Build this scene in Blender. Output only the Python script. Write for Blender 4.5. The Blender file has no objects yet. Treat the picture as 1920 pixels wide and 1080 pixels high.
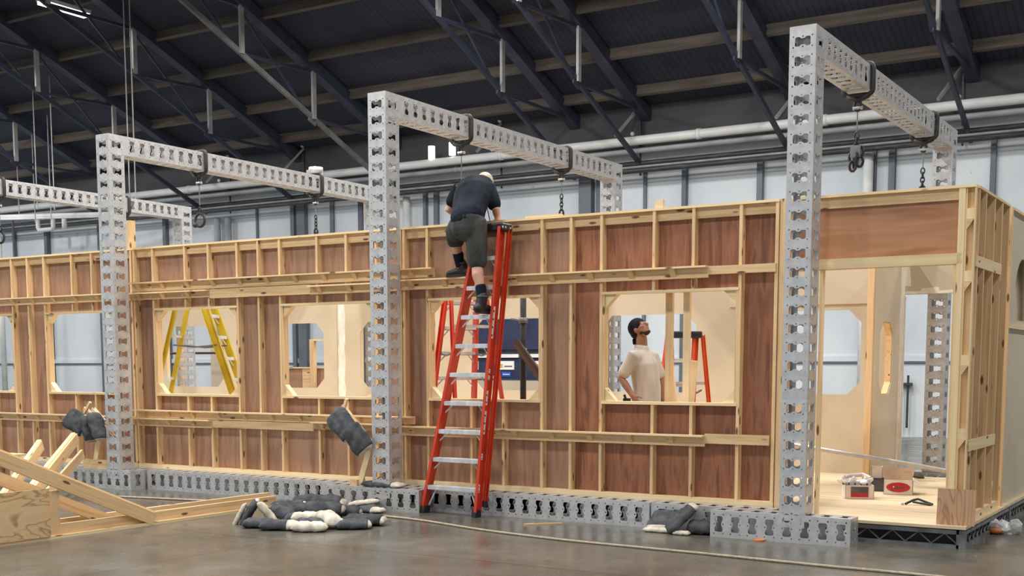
import bpy, bmesh, math, random
from mathutils import Vector, Matrix
from mathutils.geometry import tessellate_polygon
random.seed(7)
SC = bpy.context.scene
COL = SC.collection
R = math.radians
PI = math.pi
V = Vector

# ------------------------------------------------------------------ camera
cam = bpy.data.cameras.new('camera')
cam.sensor_width = 36
cam.lens = 42.19
cam.shift_x = -0.00716
cam.shift_y = 0.2001
cam.clip_end = 200
camo = bpy.data.objects.new('camera', cam)
COL.objects.link(camo)
camo.location = (0, -9.8785, 1.5)
camo.rotation_euler = (PI / 2 - 0.1047, 0, 0.5547)
SC.camera = camo

# ------------------------------------------------------------------ world, exposure
SC.view_settings.view_transform = 'Standard'
SC.view_settings.look = 'None'
SC.view_settings.gamma = 1
SC.view_settings.use_curve_mapping = False
SC.view_settings.exposure = -0.38
W_ = bpy.data.worlds.new('world')
SC.world = W_
W_.use_nodes = True
bg = W_.node_tree.nodes['Background']
bg.inputs['Color'].default_value = (0.82, 0.92, 1.0, 1)
bg.inputs['Strength'].default_value = 1.15

LAMP_POWER = 420.0


def area(name, loc, sx, sy, power, color, parent=None):
    l = bpy.data.lights.new(name, 'AREA')
    l.shape = 'RECTANGLE'
    l.size, l.size_y = sx, sy
    l.energy = power
    l.color = color
    o = bpy.data.objects.new(name, l)
    COL.objects.link(o)
    o.location = loc
    if parent:
        o.parent = parent
        o.matrix_parent_inverse = WM[parent].inverted()
    return o


# ------------------------------------------------------------------ materials
def mat(name, color=(.5, .5, .5), rough=.6, metal=0.0, emit=None, estr=0):
    m = bpy.data.materials.new(name)
    m.use_nodes = True
    b = m.node_tree.nodes['Principled BSDF']
    b.inputs['Base Color'].default_value = (*color, 1)
    b.inputs['Roughness'].default_value = rough
    b.inputs['Metallic'].default_value = metal
    if rough >= .8:
        b.inputs['Specular IOR Level'].default_value = .12
    if emit:
        b.inputs['Emission Color'].default_value = (*emit, 1)
        b.inputs['Emission Strength'].default_value = estr
    return m


def nd(m, t, **kw):
    n = m.node_tree.nodes.new(t)
    for k, v in kw.items():
        setattr(n, k, v)
    return n


def lk(m, a, ao, b, bi):
    m.node_tree.links.new(a.outputs[ao], b.inputs[bi])


def ramp(m, stops):
    r = nd(m, 'ShaderNodeValToRGB')
    e = r.color_ramp.elements
    while len(e) < len(stops):
        e.new(.5)
    for i, (p, c) in enumerate(stops):
        e[i].position = p
        e[i].color = (*c, 1)
    return r


def mixc(m, fac, a, b, mode='MIX'):
    x = nd(m, 'ShaderNodeMix', data_type='RGBA', blend_type=mode)
    for sock, val in ((0, fac), (6, a), (7, b)):
        if isinstance(val, tuple) and len(val) == 2 and not isinstance(val[0], (int, float)):
            m.node_tree.links.new(val[0].outputs[val[1]], x.inputs[sock])
        elif isinstance(val, tuple):
            x.inputs[sock].default_value = (*val, 1)
        else:
            x.inputs[sock].default_value = val
    return x


def noisy(name, c1, c2, rough=.6, metal=0., scale=(3, 3, 3), nscale=1., detail=6, lo=.35, hi=.65,
          knots=None, rnd=.12, bump=0., c3=None, kscale=(1, 1, 1), kr=.1, distort=.0):
    """two-tone noise material in object coordinates, optional knots and per-object tone"""
    m = mat(name, c1, rough, metal)
    b = m.node_tree.nodes['Principled BSDF']
    tc = nd(m, 'ShaderNodeTexCoord')
    mp = nd(m, 'ShaderNodeMapping')
    mp.inputs['Scale'].default_value = scale
    lk(m, tc, 'Object', mp, 'Vector')
    oi = nd(m, 'ShaderNodeObjectInfo')
    ad = nd(m, 'ShaderNodeVectorMath', operation='ADD')
    sc = nd(m, 'ShaderNodeMath', operation='MULTIPLY')
    sc.inputs[1].default_value = 37.0
    lk(m, oi, 'Random', sc, 0)
    lk(m, mp, 'Vector', ad, 0)
    lk(m, sc, 'Value', ad, 1)
    n = nd(m, 'ShaderNodeTexNoise')
    n.inputs['Scale'].default_value = nscale
    n.inputs['Detail'].default_value = detail
    n.inputs['Distortion'].default_value = distort
    lk(m, ad, 'Vector', n, 'Vector')
    stops = [(lo, c1), (hi, c2)] if c3 is None else [(lo, c1), ((lo + hi) / 2, c2), (hi, c3)]
    r = ramp(m, stops)
    lk(m, n, 'Fac', r, 'Fac')
    out = (r, 'Color')
    if knots:
        mk = nd(m, 'ShaderNodeMapping')
        mk.inputs['Scale'].default_value = kscale
        lk(m, tc, 'Object', mk, 'Vector')
        a2 = nd(m, 'ShaderNodeVectorMath', operation='ADD')
        lk(m, mk, 'Vector', a2, 0)
        lk(m, sc, 'Value', a2, 1)
        vo = nd(m, 'ShaderNodeTexVoronoi')
        vo.inputs['Scale'].default_value = 1
        lk(m, a2, 'Vector', vo, 'Vector')
        kr_ = ramp(m, [(kr * .6, (1, 1, 1)), (kr, (0, 0, 0))])
        lk(m, vo, 'Distance', kr_, 'Fac')
        x = mixc(m, (kr_, 'Color'), out, knots)
        out = (x, 2)
    if rnd:
        mr = nd(m, 'ShaderNodeMapRange')
        mr.inputs['To Min'].default_value = 1 - rnd
        mr.inputs['To Max'].default_value = 1 + rnd * .5
        lk(m, oi, 'Random', mr, 'Value')
        hs = nd(m, 'ShaderNodeHueSaturation')
        lk(m, mr, 'Result', hs, 'Value')
        m.node_tree.links.new(out[0].outputs[out[1]], hs.inputs['Color'])
        out = (hs, 'Color')
    m.node_tree.links.new(out[0].outputs[out[1]], b.inputs['Base Color'])
    if bump:
        bp = nd(m, 'ShaderNodeBump')
        bp.inputs['Strength'].default_value = bump
        bp.inputs['Distance'].default_value = .01
        lk(m, n, 'Fac', bp, 'Height')
        lk(m, bp, 'Normal', b, 'Normal')
    return m


PINE = noisy('pine', (.70, .44, .215), (.84, .60, .33), .62, scale=(1.1, 30, 30), c3=(.76, .50, .255),
             knots=(.16, .08, .03), kscale=(3.6, 12, 12), kr=.19)
PINE_PALE = noisy('pale_pine', (.86, .63, .34), (.94, .75, .46), .62, scale=(1.1, 30, 30),
                  knots=(.2, .1, .04), kscale=(3.0, 11, 11), kr=.17)
LAUAN_RED = noisy('red_lauan', (.20, .068, .030), (.37, .15, .075), .5, scale=(14, 14, 1.6), c3=(.28, .10, .046),
                  rnd=.16, distort=.6)
LAUAN_BROWN = noisy('brown_lauan', (.29, .145, .085), (.44, .25, .155), .5, scale=(9, 9, 1.1), c3=(.36, .19, .115),
                    rnd=.16, distort=.5)
LAUAN_ORANGE = noisy('orange_lauan', (.40, .17, .075), (.53, .26, .13), .5, scale=(1.0, 9, 9), c3=(.46, .21, .10),
                     rnd=.05, distort=.5)
def figured(name, c1, c2, dark, scale, seed):
    m = mat(name, c1, .6)
    b = m.node_tree.nodes['Principled BSDF']
    tc = nd(m, 'ShaderNodeTexCoord')
    mp = nd(m, 'ShaderNodeMapping')
    mp.inputs['Scale'].default_value = scale
    mp.inputs['Location'].default_value = (seed, seed, seed)
    lk(m, tc, 'Object', mp, 'Vector')
    n = nd(m, 'ShaderNodeTexNoise')
    n.inputs['Scale'].default_value = 1
    n.inputs['Detail'].default_value = 2.5
    n.inputs['Distortion'].default_value = 1.2
    lk(m, mp, 'Vector', n, 'Vector')
    r = ramp(m, [(.30, c1), (.40, c2), (.425, dark), (.45, c1), (.52, c2), (.545, dark), (.57, c1), (.63, c2), (.65, dark), (.68, c1)])
    lk(m, n, 'Fac', r, 'Fac')
    lk(m, r, 'Color', b, 'Base Color')
    return m


PLY_WILD = figured('figured_ply', (.64, .44, .235), (.70, .50, .28), (.40, .23, .11), (1.5, 1.5, 4.2), 3.1)
PLY_PINK = figured('pinkish_ply', (.52, .30, .17), (.56, .34, .20), (.36, .18, .095), (.9, 5.5, 5.5), 1.7)
CREAM = noisy('cream_panel', (.58, .49, .36), (.66, .565, .425), .65, scale=(1.2, 1.2, .4), rnd=.04)
PLASTER = noisy('white_filler', (.78, .72, .62), (.9, .86, .78), .8, scale=(14, 14, 9), rnd=.0)
STEEL = noisy('galvanised_steel', (.52, .52, .53), (.63, .63, .63), .38, .42, scale=(7, 7, 7), nscale=2, rnd=.04)
STEEL_DARK = noisy('dull_steel', (.16, .16, .165), (.28, .28, .28), .45, .5, scale=(9, 9, 9), rnd=.05)
BLACK = noisy('black_rubber', (.012, .012, .014), (.03, .03, .034), .5, scale=(8, 8, 8), rnd=0)
ROOF_STEEL = noisy('navy_roof_steel', (.030, .036, .062), (.050, .058, .09), .55, scale=(2, 2, 2), rnd=.1)
PURLIN = noisy('purlin_timber', (.10, .082, .068), (.16, .132, .11), .7, scale=(.8, 9, 9), rnd=.25)
STEEL_PALE = noisy('pale_painted_steel', (.28, .28, .28), (.4, .4, .38), .5, scale=(3, 3, 3), rnd=.1)
STEEL_LIT = noisy('lit_roof_steel', (.13, .13, .13), (.2, .2, .19), .5, scale=(3, 3, 3), rnd=.1)  # paler roof steel: the light falling on one truss put into its colour
PIPE_WHITE = noisy('white_pipe_paint', (.62, .64, .65), (.8, .81, .8), .45, scale=(2, 2, 2), rnd=.05)
PIPE_BRIGHT = noisy('bright_pipe_paint', (.80, .81, .80), (.9, .9, .89), .4, scale=(2, 2, 2), rnd=0)
PIPE_GREY = noisy('grey_pipe_paint', (.30, .31, .33), (.42, .43, .45), .5, scale=(2, 2, 2), rnd=.08)
PIPE_DARK = noisy('dark_pipe', (.03, .03, .035), (.12, .115, .11), .5, scale=(3, 30, 30), rnd=.1, lo=.5, hi=.8)
LADDER_RED = noisy('red_fibreglass', (.56, .035, .012), (.68, .06, .02), .45, scale=(5, 5, 5), rnd=.03)
LADDER_ORANGE = noisy('orange_fibreglass', (.62, .075, .018), (.74, .11, .03), .45, scale=(5, 5, 5), rnd=.03)
LADDER_YELLOW = noisy('yellow_fibreglass', (.50, .36, .012), (.62, .46, .02), .45, scale=(5, 5, 5), rnd=.03)
ALU = noisy('ladder_aluminium', (.55, .56, .57), (.75, .76, .77), .38, .3, scale=(20, 4, 4), rnd=.04)
WHITE = noisy('white_label', (.74, .74, .72), (.82, .82, .8), .6, scale=(4, 4, 4), rnd=0)
DARKINK = mat('dark_print', (.03, .03, .03), .6)
SAND_GREY = noisy('grey_canvas', (.055, .06, .068), (.115, .12, .13), .85, scale=(8, 8, 8), nscale=1.5, rnd=.2, bump=.5)
SAND_CREAM = noisy('cream_canvas', (.52, .47, .38), (.74, .69, .58), .9, scale=(9, 9, 9), nscale=1.5, rnd=.1, bump=.5)
SKIN = noisy('skin', (.62, .33, .24), (.70, .40, .30), .55, scale=(9, 9, 9), rnd=0)
SKIN_TAN = noisy('tanned_skin', (.30, .14, .085), (.38, .19, .12), .5, scale=(9, 9, 9), rnd=0)
SHIRT_NAVY = noisy('dark_navy_cotton', (.008, .010, .018), (.02, .024, .036), .85, scale=(7, 7, 4), rnd=0, bump=.4)
SHORTS = noisy('charcoal_twill', (.05, .052, .05), (.088, .09, .085), .85, scale=(9, 9, 5), rnd=0, bump=.4)
SOCK = noisy('navy_sock', (.008, .010, .02), (.018, .02, .034), .9, scale=(20, 20, 20), rnd=0)
BOOT = noisy('black_leather', (.010, .010, .011), (.028, .028, .03), .5, scale=(14, 14, 14), rnd=0, bump=.3)
HAIR_BLOND = noisy('grey_blond_hair', (.42, .32, .2), (.72, .62, .48), .6, scale=(18, 18, 30), rnd=0)
TEE = noisy('off_white_cotton', (.50, .46, .405), (.66, .62, .55), .85, scale=(7, 7, 2), rnd=0, bump=.9)
CAP = noisy('black_cap_cloth', (.008, .008, .01), (.022, .022, .026), .8, scale=(15, 15, 15), rnd=0)
BEARD = noisy('dark_stubble', (.04, .022, .014), (.09, .05, .032), .8, scale=(40, 40, 40), rnd=0)
NAVY_CASE = noisy('navy_case', (.014, .022, .065), (.024, .034, .09), .5, scale=(3, 3, 3), rnd=.06)
BLUE = mat('bright_blue_label', (.03, .09, .55), .5)
AMBER = mat('amber_print', (.7, .33, .03), .5)
CARD_WHITE = noisy('white_carton', (.66, .58, .52), (.78, .70, .64), .7, scale=(6, 6, 6), rnd=.05)
CARD_BROWN = noisy('kraft_carton', (.40, .27, .18), (.52, .37, .26), .75, scale=(6, 6, 6), rnd=.05)
CARD_RED = noisy('carton_red', (.42, .012, .02), (.5, .03, .035), .5, scale=(6, 6, 6), rnd=0)
CARD_DARK = noisy('carton_dark', (.05, .045, .05), (.11, .1, .105), .6, scale=(6, 6, 6), rnd=0)
WOOD_DARK = noisy('dark_stained_wood', (.05, .026, .016), (.10, .055, .035), .5, scale=(1.2, 20, 20), rnd=0)
ROPE = noisy('pale_rope', (.40, .33, .24), (.55, .47, .36), .9, scale=(40, 40, 40), rnd=0)
PLASTIC = noisy('clear_wrap', (.62, .62, .62), (.85, .85, .85), .25, scale=(20, 20, 20), rnd=0)
ORANGE = mat('orange_plastic', (.62, .2, .05), .5)
LAMP_GLOW = mat('lamp_glow', (.9, .9, .88), .5, emit=(1, .97, .9), estr=4.0)
BULB = mat('small_lamp', (.9, .9, .9), .5, emit=(1, 1, 1), estr=1.5)


def concrete():
    m = mat('polished_concrete', (.16, .14, .11), .3)
    b = m.node_tree.nodes['Principled BSDF']
    tc = nd(m, 'ShaderNodeTexCoord')
    n1 = nd(m, 'ShaderNodeTexNoise')
    n1.inputs['Scale'].default_value = .8
    n1.inputs['Detail'].default_value = 10
    n1.inputs['Roughness'].default_value = .65
    lk(m, tc, 'Object', n1, 'Vector')
    r1 = ramp(m, [(.3, (.078, .071, .057)), (.5, (.120, .111, .091)), (.72, (.165, .152, .125))])
    lk(m, n1, 'Fac', r1, 'Fac')
    vo = nd(m, 'ShaderNodeTexVoronoi')
    vo.inputs['Scale'].default_value = 3.2
    vo.inputs['Randomness'].default_value = 1
    lk(m, tc, 'Object', vo, 'Vector')
    r2 = ramp(m, [(.02, (1, 1, 1)), (.035, (0, 0, 0))])
    lk(m, vo, 'Distance', r2, 'Fac')
    x = mixc(m, (r2, 'Color'), (r1, 'Color'), (.5, .47, .42))
    # saw-cut joints
    br = nd(m, 'ShaderNodeTexBrick')
    br.offset = 0
    br.inputs['Scale'].default_value = 1
    br.inputs['Brick Width'].default_value = 6.0
    br.inputs['Row Height'].default_value = 6.0
    br.inputs['Mortar Size'].default_value = .008
    br.inputs['Color1'].default_value = (1, 1, 1, 1)
    br.inputs['Color2'].default_value = (1, 1, 1, 1)
    br.inputs['Mortar'].default_value = (.4, .4, .4, 1)
    mp = nd(m, 'ShaderNodeMapping')
    mp.inputs['Location'].default_value = (1.2, 2.2, 0)
    lk(m, tc, 'Object', mp, 'Vector')
    lk(m, mp, 'Vector', br, 'Vector')
    y = mixc(m, 1.0, (x, 2), (br, 'Color'), 'MULTIPLY')
    lk(m, y, 2, b, 'Base Color')
    n2 = nd(m, 'ShaderNodeTexNoise')
    n2.inputs['Scale'].default_value = 2.5
    n2.inputs['Detail'].default_value = 8
    lk(m, tc, 'Object', n2, 'Vector')
    r3 = ramp(m, [(.35, (.16, .16, .16)), (.7, (.36, .36, .36))])
    lk(m, n2, 'Fac', r3, 'Fac')
    lk(m, r3, 'Color', b, 'Roughness')
    bp = nd(m, 'ShaderNodeBump')
    bp.inputs['Strength'].default_value = .12
    bp.inputs['Distance'].default_value = .01
    lk(m, n2, 'Fac', bp, 'Height')
    lk(m, bp, 'Normal', b, 'Normal')
    return m


def wallpaint():
    m = mat('white_wall_paint', (.6, .65, .7), .6)
    b = m.node_tree.nodes['Principled BSDF']
    tc = nd(m, 'ShaderNodeTexCoord')
    mp = nd(m, 'ShaderNodeMapping')
    mp.inputs['Scale'].default_value = (.5, 1, .35)
    lk(m, tc, 'Object', mp, 'Vector')
    n1 = nd(m, 'ShaderNodeTexNoise')
    n1.inputs['Scale'].default_value = 1.2
    n1.inputs['Detail'].default_value = 8
    lk(m, mp, 'Vector', n1, 'Vector')
    r1 = ramp(m, [(.3, (.50, .55, .60)), (.5, (.60, .645, .69)), (.7, (.69, .73, .765))])
    lk(m, n1, 'Fac', r1, 'Fac')
    n2 = nd(m, 'ShaderNodeTexVoronoi')
    n2.inputs['Scale'].default_value = 1.7
    lk(m, tc, 'Object', n2, 'Vector')
    r2 = ramp(m, [(.03, (1, 1, 1)), (.05, (0, 0, 0))])
    lk(m, n2, 'Distance', r2, 'Fac')
    x = mixc(m, (r2, 'Color'), (r1, 'Color'), (.33, .36, .40))
    lk(m, x, 2, b, 'Base Color')
    return m


def roofsheet():
    m = mat('dark_roof_sheet', (.012, .014, .024), .75)
    b = m.node_tree.nodes['Principled BSDF']
    tc = nd(m, 'ShaderNodeTexCoord')
    n1 = nd(m, 'ShaderNodeTexNoise')
    n1.inputs['Scale'].default_value = .7
    lk(m, tc, 'Object', n1, 'Vector')
    r1 = ramp(m, [(.35, (.032, .038, .066)), (.65, (.05, .055, .082))])
    lk(m, n1, 'Fac', r1, 'Fac')
    wv = nd(m, 'ShaderNodeTexWave', bands_direction='X')
    wv.inputs['Scale'].default_value = 2.2
    lk(m, tc, 'Object', wv, 'Vector')
    r2 = ramp(m, [(.0, (.55, .55, .55)), (.18, (1, 1, 1))])
    lk(m, wv, 'Fac', r2, 'Fac')
    x = mixc(m, 1.0, (r1, 'Color'), (r2, 'Color'), 'MULTIPLY')
    lk(m, x, 2, b, 'Base Color')
    return m


def deckply():
    m = mat('deck_ply', (.75, .6, .38), .6)
    b = m.node_tree.nodes['Principled BSDF']
    tc = nd(m, 'ShaderNodeTexCoord')
    mp = nd(m, 'ShaderNodeMapping')
    mp.inputs['Scale'].default_value = (.9, 8, 1)
    lk(m, tc, 'Object', mp, 'Vector')
    n1 = nd(m, 'ShaderNodeTexNoise')
    n1.inputs['Scale'].default_value = 1.3
    n1.inputs['Detail'].default_value = 6
    n1.inputs['Distortion'].default_value = .8
    lk(m, mp, 'Vector', n1, 'Vector')
    r1 = ramp(m, [(.3, (.60, .46, .28)), (.5, (.74, .60, .39)), (.7, (.80, .68, .47))])
    lk(m, n1, 'Fac', r1, 'Fac')
    br = nd(m, 'ShaderNodeTexBrick')
    br.offset = .5
    br.inputs['Scale'].default_value = 1
    br.inputs['Brick Width'].default_value = 2.44
    br.inputs['Row Height'].default_value = 1.22
    br.inputs['Mortar Size'].default_value = .006
    br.inputs['Color1'].default_value = (1, 1, 1, 1)
    br.inputs['Color2'].default_value = (.9, .88, .85, 1)
    br.inputs['Mortar'].default_value = (.3, .25, .2, 1)
    lk(m, tc, 'Object', br, 'Vector')
    x = mixc(m, 1.0, (r1, 'Color'), (br, 'Color'), 'MULTIPLY')
    lk(m, x, 2, b, 'Base Color')
    return m


CONCRETE = concrete()
WALL = wallpaint()
ROOF = roofsheet()
DECK = deckply()
WALL_DARK = noisy('dark_render', (.07, .072, .08), (.105, .106, .11), .8, scale=(.7, 1, 1.6), rnd=0)
WALL_POST = noisy('slate_steel_post', (.10, .12, .15), (.16, .18, .21), .6, scale=(2, 2, 1), rnd=.15)

# ------------------------------------------------------------------ mesh helpers
WM = {}          # object -> its world matrix


class MB:
    def __init__(s):
        s.v, s.f = [], []

    def add(s, vs, fs):
        o = len(s.v)
        s.v += [tuple(p) for p in vs]
        s.f += [[i + o for i in f] for f in fs]
        return s

    def box(s, a, b):
        x0, y0, z0 = a
        x1, y1, z1 = b
        return s.add([(x0, y0, z0), (x1, y0, z0), (x1, y1, z0), (x0, y1, z0),
                      (x0, y0, z1), (x1, y0, z1), (x1, y1, z1), (x0, y1, z1)],
                     [(0, 3, 2, 1), (4, 5, 6, 7), (0, 1, 5, 4), (1, 2, 6, 5), (2, 3, 7, 6), (3, 0, 4, 7)])

    def bar(s, p0, p1, w, t, side=(0, 0, 1)):
        """bar from p0 to p1; t measured along 'side', w across it"""
        p0, p1 = V(p0), V(p1)
        x = (p1 - p0).normalized()
        z = V(side)
        z = (z - x * z.dot(x)).normalized()
        y = z.cross(x)
        c = []
        for p in (p0, p1):
            for a, b in ((-1, -1), (1, -1), (1, 1), (-1, 1)):
                c.append(p + y * (a * w / 2) + z * (b * t / 2))
        return s.add(c, [(0, 3, 2, 1), (4, 5, 6, 7), (0, 1, 5, 4), (1, 2, 6, 5), (2, 3, 7, 6), (3, 0, 4, 7)])

    def tube(s, pts, r, n=10, cap=True, closed=False):
        pts = [V(p) for p in pts]
        rs = r if isinstance(r, (list, tuple)) else [r] * len(pts)
        rings = []
        up = None
        m = len(pts)
        for i, p in enumerate(pts):
            a = pts[(i - 1) % m] if (i > 0 or closed) else p
            b = pts[(i + 1) % m] if (i < m - 1 or closed) else p
            t = (b - a).normalized()
            if up is None:
                up = V((0, 0, 1)) if abs(t.z) < .9 else V((1, 0, 0))
            u = (up - t * up.dot(t)).normalized()
            up = u
            w = t.cross(u)
            rings.append([p + (u * math.cos(2 * PI * k / n) + w * math.sin(2 * PI * k / n)) * rs[i] for k in range(n)])
        return s.loft(rings, cap and not closed, closed)

    def loft(s, rings, cap=True, closed=False):
        n = len(rings[0])
        vs = [p for r in rings for p in r]
        fs = []
        m = len(rings)
        for i in range(m if closed else m - 1):
            j = (i + 1) % m
            for k in range(n):
                l = (k + 1) % n
                fs.append((i * n + k, i * n + l, j * n + l, j * n + k))
        if cap:
            fs.append(tuple(range(n))[::-1])
            fs.append(tuple((m - 1) * n + k for k in range(n)))
        return s.add(vs, fs)

    def prism(s, poly, d):
        """extrude planar polygon (3D points) by vector d"""
        d = V(d)
        n = len(poly)
        a = [V(p) for p in poly]
        b = [p + d for p in a]
        fs = [tuple(range(n))[::-1], tuple(range(n, 2 * n))]
        for k in range(n):
            l = (k + 1) % n
            fs.append((k, l, n + l, n + k))
        return s.add(a + b, fs)

    def ball(s, c, rx, ry=None, rz=None, nu=14, nv=9, rot=None):
        ry = ry or rx
        rz = rz or rx
        vs, fs = [], []
        c = V(c)
        for j in range(nv + 1):
            th = PI * j / nv
            for i in range(nu):
                ph = 2 * PI * i / nu
                p = V((rx * math.sin(th) * math.cos(ph), ry * math.sin(th) * math.sin(ph), rz * math.cos(th)))
                if rot:
                    p = rot @ p
                vs.append(c + p)
        for j in range(nv):
            for i in range(nu):
                k = (i + 1) % nu
                fs.append((j * nu + i, (j + 1) * nu + i, (j + 1) * nu + k, j * nu + k))
        return s.add(vs, fs)

    def mesh(s, name, m, smooth=False):
        me = bpy.data.meshes.new(name)
        me.from_pydata(s.v, [], s.f)
        bm = bmesh.new()
        bm.from_mesh(me)
        bmesh.ops.remove_doubles(bm, verts=bm.verts, dist=1e-5)
        bmesh.ops.recalc_face_normals(bm, faces=bm.faces)
        bm.to_mesh(me)
        bm.free()
        if m:
            me.materials.append(m)
        if smooth:
            me.polygons.foreach_set('use_smooth', [True] * len(me.polygons))
        return me

    def build(s, name, m, parent=None, smooth=False, M=None):
        return put(name, s.mesh(name, m, smooth), parent, M)


def put(name, me, parent=None, M=None):
    o = bpy.data.objects.new(name, me)
    COL.objects.link(o)
    M = M or Matrix()
    if parent:
        o.parent = parent
        o.matrix_parent_inverse = WM[parent].inverted()
    o.matrix_basis = M
    WM[o] = M.copy()
    return o


def thing(name, label, cat, loc=(0, 0, 0), group=None):
    o = bpy.data.objects.new(name, None)
    COL.objects.link(o)
    o.empty_display_size = .1
    o.location = loc
    WM[o] = Matrix.Translation(V(loc))
    return tag(o, label, cat, group)


def tag(o, label, cat, group=None, kind=None):
    o['label'] = label
    o['category'] = cat
    if group:
        o['group'] = group
    if kind:
        o['kind'] = kind
    return o


def struct(o):
    o['kind'] = 'structure'
    return o


def frame(p0, p1, side):
    p0, p1 = V(p0), V(p1)
    x = (p1 - p0).normalized()
    z = V(side)
    z = (z - x * z.dot(x)).normalized()
    y = z.cross(x)
    M = Matrix((x, y, z)).transposed().to_4x4()
    M.translation = p0
    return M


def board(name, p0, p1, w, t, m, parent, side=(0, 0, 1)):
    """sawn board: own local frame (grain along local X); t along 'side', w across"""
    L = (V(p1) - V(p0)).length
    b = MB().box((0, -w / 2, -t / 2), (L, w / 2, t / 2))
    return b.build(name, m, parent, M=frame(p0, p1, side))


def bx(name, a, b, m, parent=None):
    """board given by its box: grain along the longest edge"""
    d = [abs(b[i] - a[i]) for i in range(3)]
    k = d.index(max(d))
    c = [(a[i] + b[i]) / 2 for i in range(3)]
    p0, p1 = list(c), list(c)
    p0[k], p1[k] = min(a[k], b[k]), max(a[k], b[k])
    side = {0: (0, 0, 1), 1: (0, 0, 1), 2: (0, 1, 0)}[k]
    t = {0: d[2], 1: d[2], 2: d[1]}[k]
    w = {0: d[1], 1: d[0], 2: d[0]}[k]
    return board(name, p0, p1, w, t, m, parent, side)


def holed(outer, holes, th):
    """plate in XY with holes, thickness th along +Z"""
    b = MB()
    loops = [[V((x, y, 0)) for x, y in l] for l in [outer] + holes]
    flat = [p for l in loops for p in l]
    tris = tessellate_polygon(loops)
    n = len(flat)
    vs = flat + [p + V((0, 0, th)) for p in flat]
    fs = [tuple(t) for t in tris] + [tuple(i + n for i in t[::-1]) for t in tris]
    o = 0
    for l in loops:
        k = len(l)
        for i in range(k):
            j = (i + 1) % k
            fs.append((o + i, o + j, n + o + j, n + o + i))
        o += k
    return b.add(vs, fs)


def octo(x0, x1, y0, y1, c):
    return [(x0 + c, y0), (x1 - c, y0), (x1, y0 + c), (x1, y1 - c), (x1 - c, y1), (x0 + c, y1), (x0, y1 - c), (x0, y0 + c)]

# ------------------------------------------------------------------ hall shell
def roof_z(y, off=0.0):
    return 8.98 - .4 * (y - 13) - off


struct(MB().box((-46, -26, -.1), (11, 16.6, 0)).build('floor', CONCRETE))
struct(MB().box((-46, 16.45, 0), (11, 16.75, 6.58)).build('wall_back', WALL))
struct(MB().box((-46, 16.40, 6.58), (11, 16.75, 8.0)).build('wall_back_upper', WALL_DARK))
struct(MB().box((10.6, -26, 0), (11, 16.4, 14.4)).build('wall_right', WALL))
RIDGE = 1.0
zr = roof_z(RIDGE)
struct(MB().prism([(-46, 17, roof_z(17)), (-46, RIDGE, zr), (-46, RIDGE, zr + .25), (-46, 17, roof_z(17) + .25)], (57, 0, 0)).build('ceiling', ROOF))
struct(MB().prism([(-46, -17, roof_z(17)), (-46, RIDGE, zr), (-46, RIDGE, zr + .25), (-46, -17, roof_z(17) + .25)], (57, 0, 0)).build('ceiling_near', ROOF))

# steel posts standing against the back wall
post_no = 0
for x, w, d in ((-36.5, .14, .12), (-34.75, .22, .16), (-32.2, .12, .1), (-29.1, .2, .14), (-25.3, .1, .06), (-23.87, .2, .12),
                (-23.52, .3, .16), (-22.45, .2, .06), (-21.4, .22, .1), (-19.2, .14, .12), (-18.85, .2, .1), (-14.32, .34, .2),
                (-14.0, .16, .12), (-12.78, .12, .06), (-11.74, .16, .14), (-9.9, .2, .14), (-7.36, .12, .1), (-6.98, .2, .12),
                (-4.95, .16, .1)):
    post_no += 1
    w = w if w > .25 else w * .65
    o = MB().box((x - w / 2, 16.45 - d, 0), (x + w / 2, 16.45, 6.25)).build('trim_%d' % post_no, WALL_POST)
    struct(o)
# flat rail that divides the wall panels
struct(MB().box((-46, 16.40, 1.62), (11, 16.45, 1.74)).build('trim_20', WALL))
struct(MB().box((-46, 16.39, 1.585), (11, 16.42, 1.62)).build('trim_21', WALL_POST))

# ------------------------------------------------------------------ roof trusses and purlins
PANEL = 2.4
truss_words = ['far left', 'second from the left', 'third from the left', 'fourth from the left', 'fifth from the left',
               'sixth from the left', 'seventh from the left', 'far right']


def bot_z(y):
    return 7.50 - .43 * (y - 13)


def roof_truss(x, word, pale=0):
    t = thing('roof_truss', 'dark steel roof truss sloping down to the back wall, %s' % word, 'roof truss', (x, 16.3, 7.6),
              'steel trusses under the hall roof')
    st = STEEL_LIT if pale else ROOF_STEEL  # the lit truss has its light painted in as paler steel
    MB().bar((x, 16.38, roof_z(16.38, .24)), (x, 2, roof_z(2, .24)), .26, .26).build('top_chord', ROOF_STEEL, t)
    MB().bar((x, 16.38, bot_z(16.38) + .05), (x, 3.4, bot_z(3.4)), .075, .11).build('bottom_chord', st, t)
    nodes = [13 - PANEL * k for k in range(0, 5)]
    for k, y in enumerate(nodes):
        MB().bar((x + .05, y, bot_z(y)), (x + .05, y, roof_z(y, .3)), .12, .06, (1, 0, 0)).build('vertical_strut', STEEL_PALE, t)
        y2 = y - PANEL
        MB().bar((x, y2, bot_z(y2)), (x, y, roof_z(y, .35)), .07, .07).build('diagonal_strut', ROOF_STEEL, t)
        MB().bar((x - .06, y, bot_z(y)), (x - .06, y2, roof_z(y2, .35)), .045, .045).build('thin_diagonal', ROOF_STEEL, t)
    MB().bar((x, 13, bot_z(13)), (x, 15.9, roof_z(15.9, .35)), .07, .07).build('diagonal_strut', ROOF_STEEL, t)
    MB().bar((x, 13.12, bot_z(13.12)), (x, 12.88, bot_z(12.88)), .03, .22).build('gusset_plate', st, t)


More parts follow.
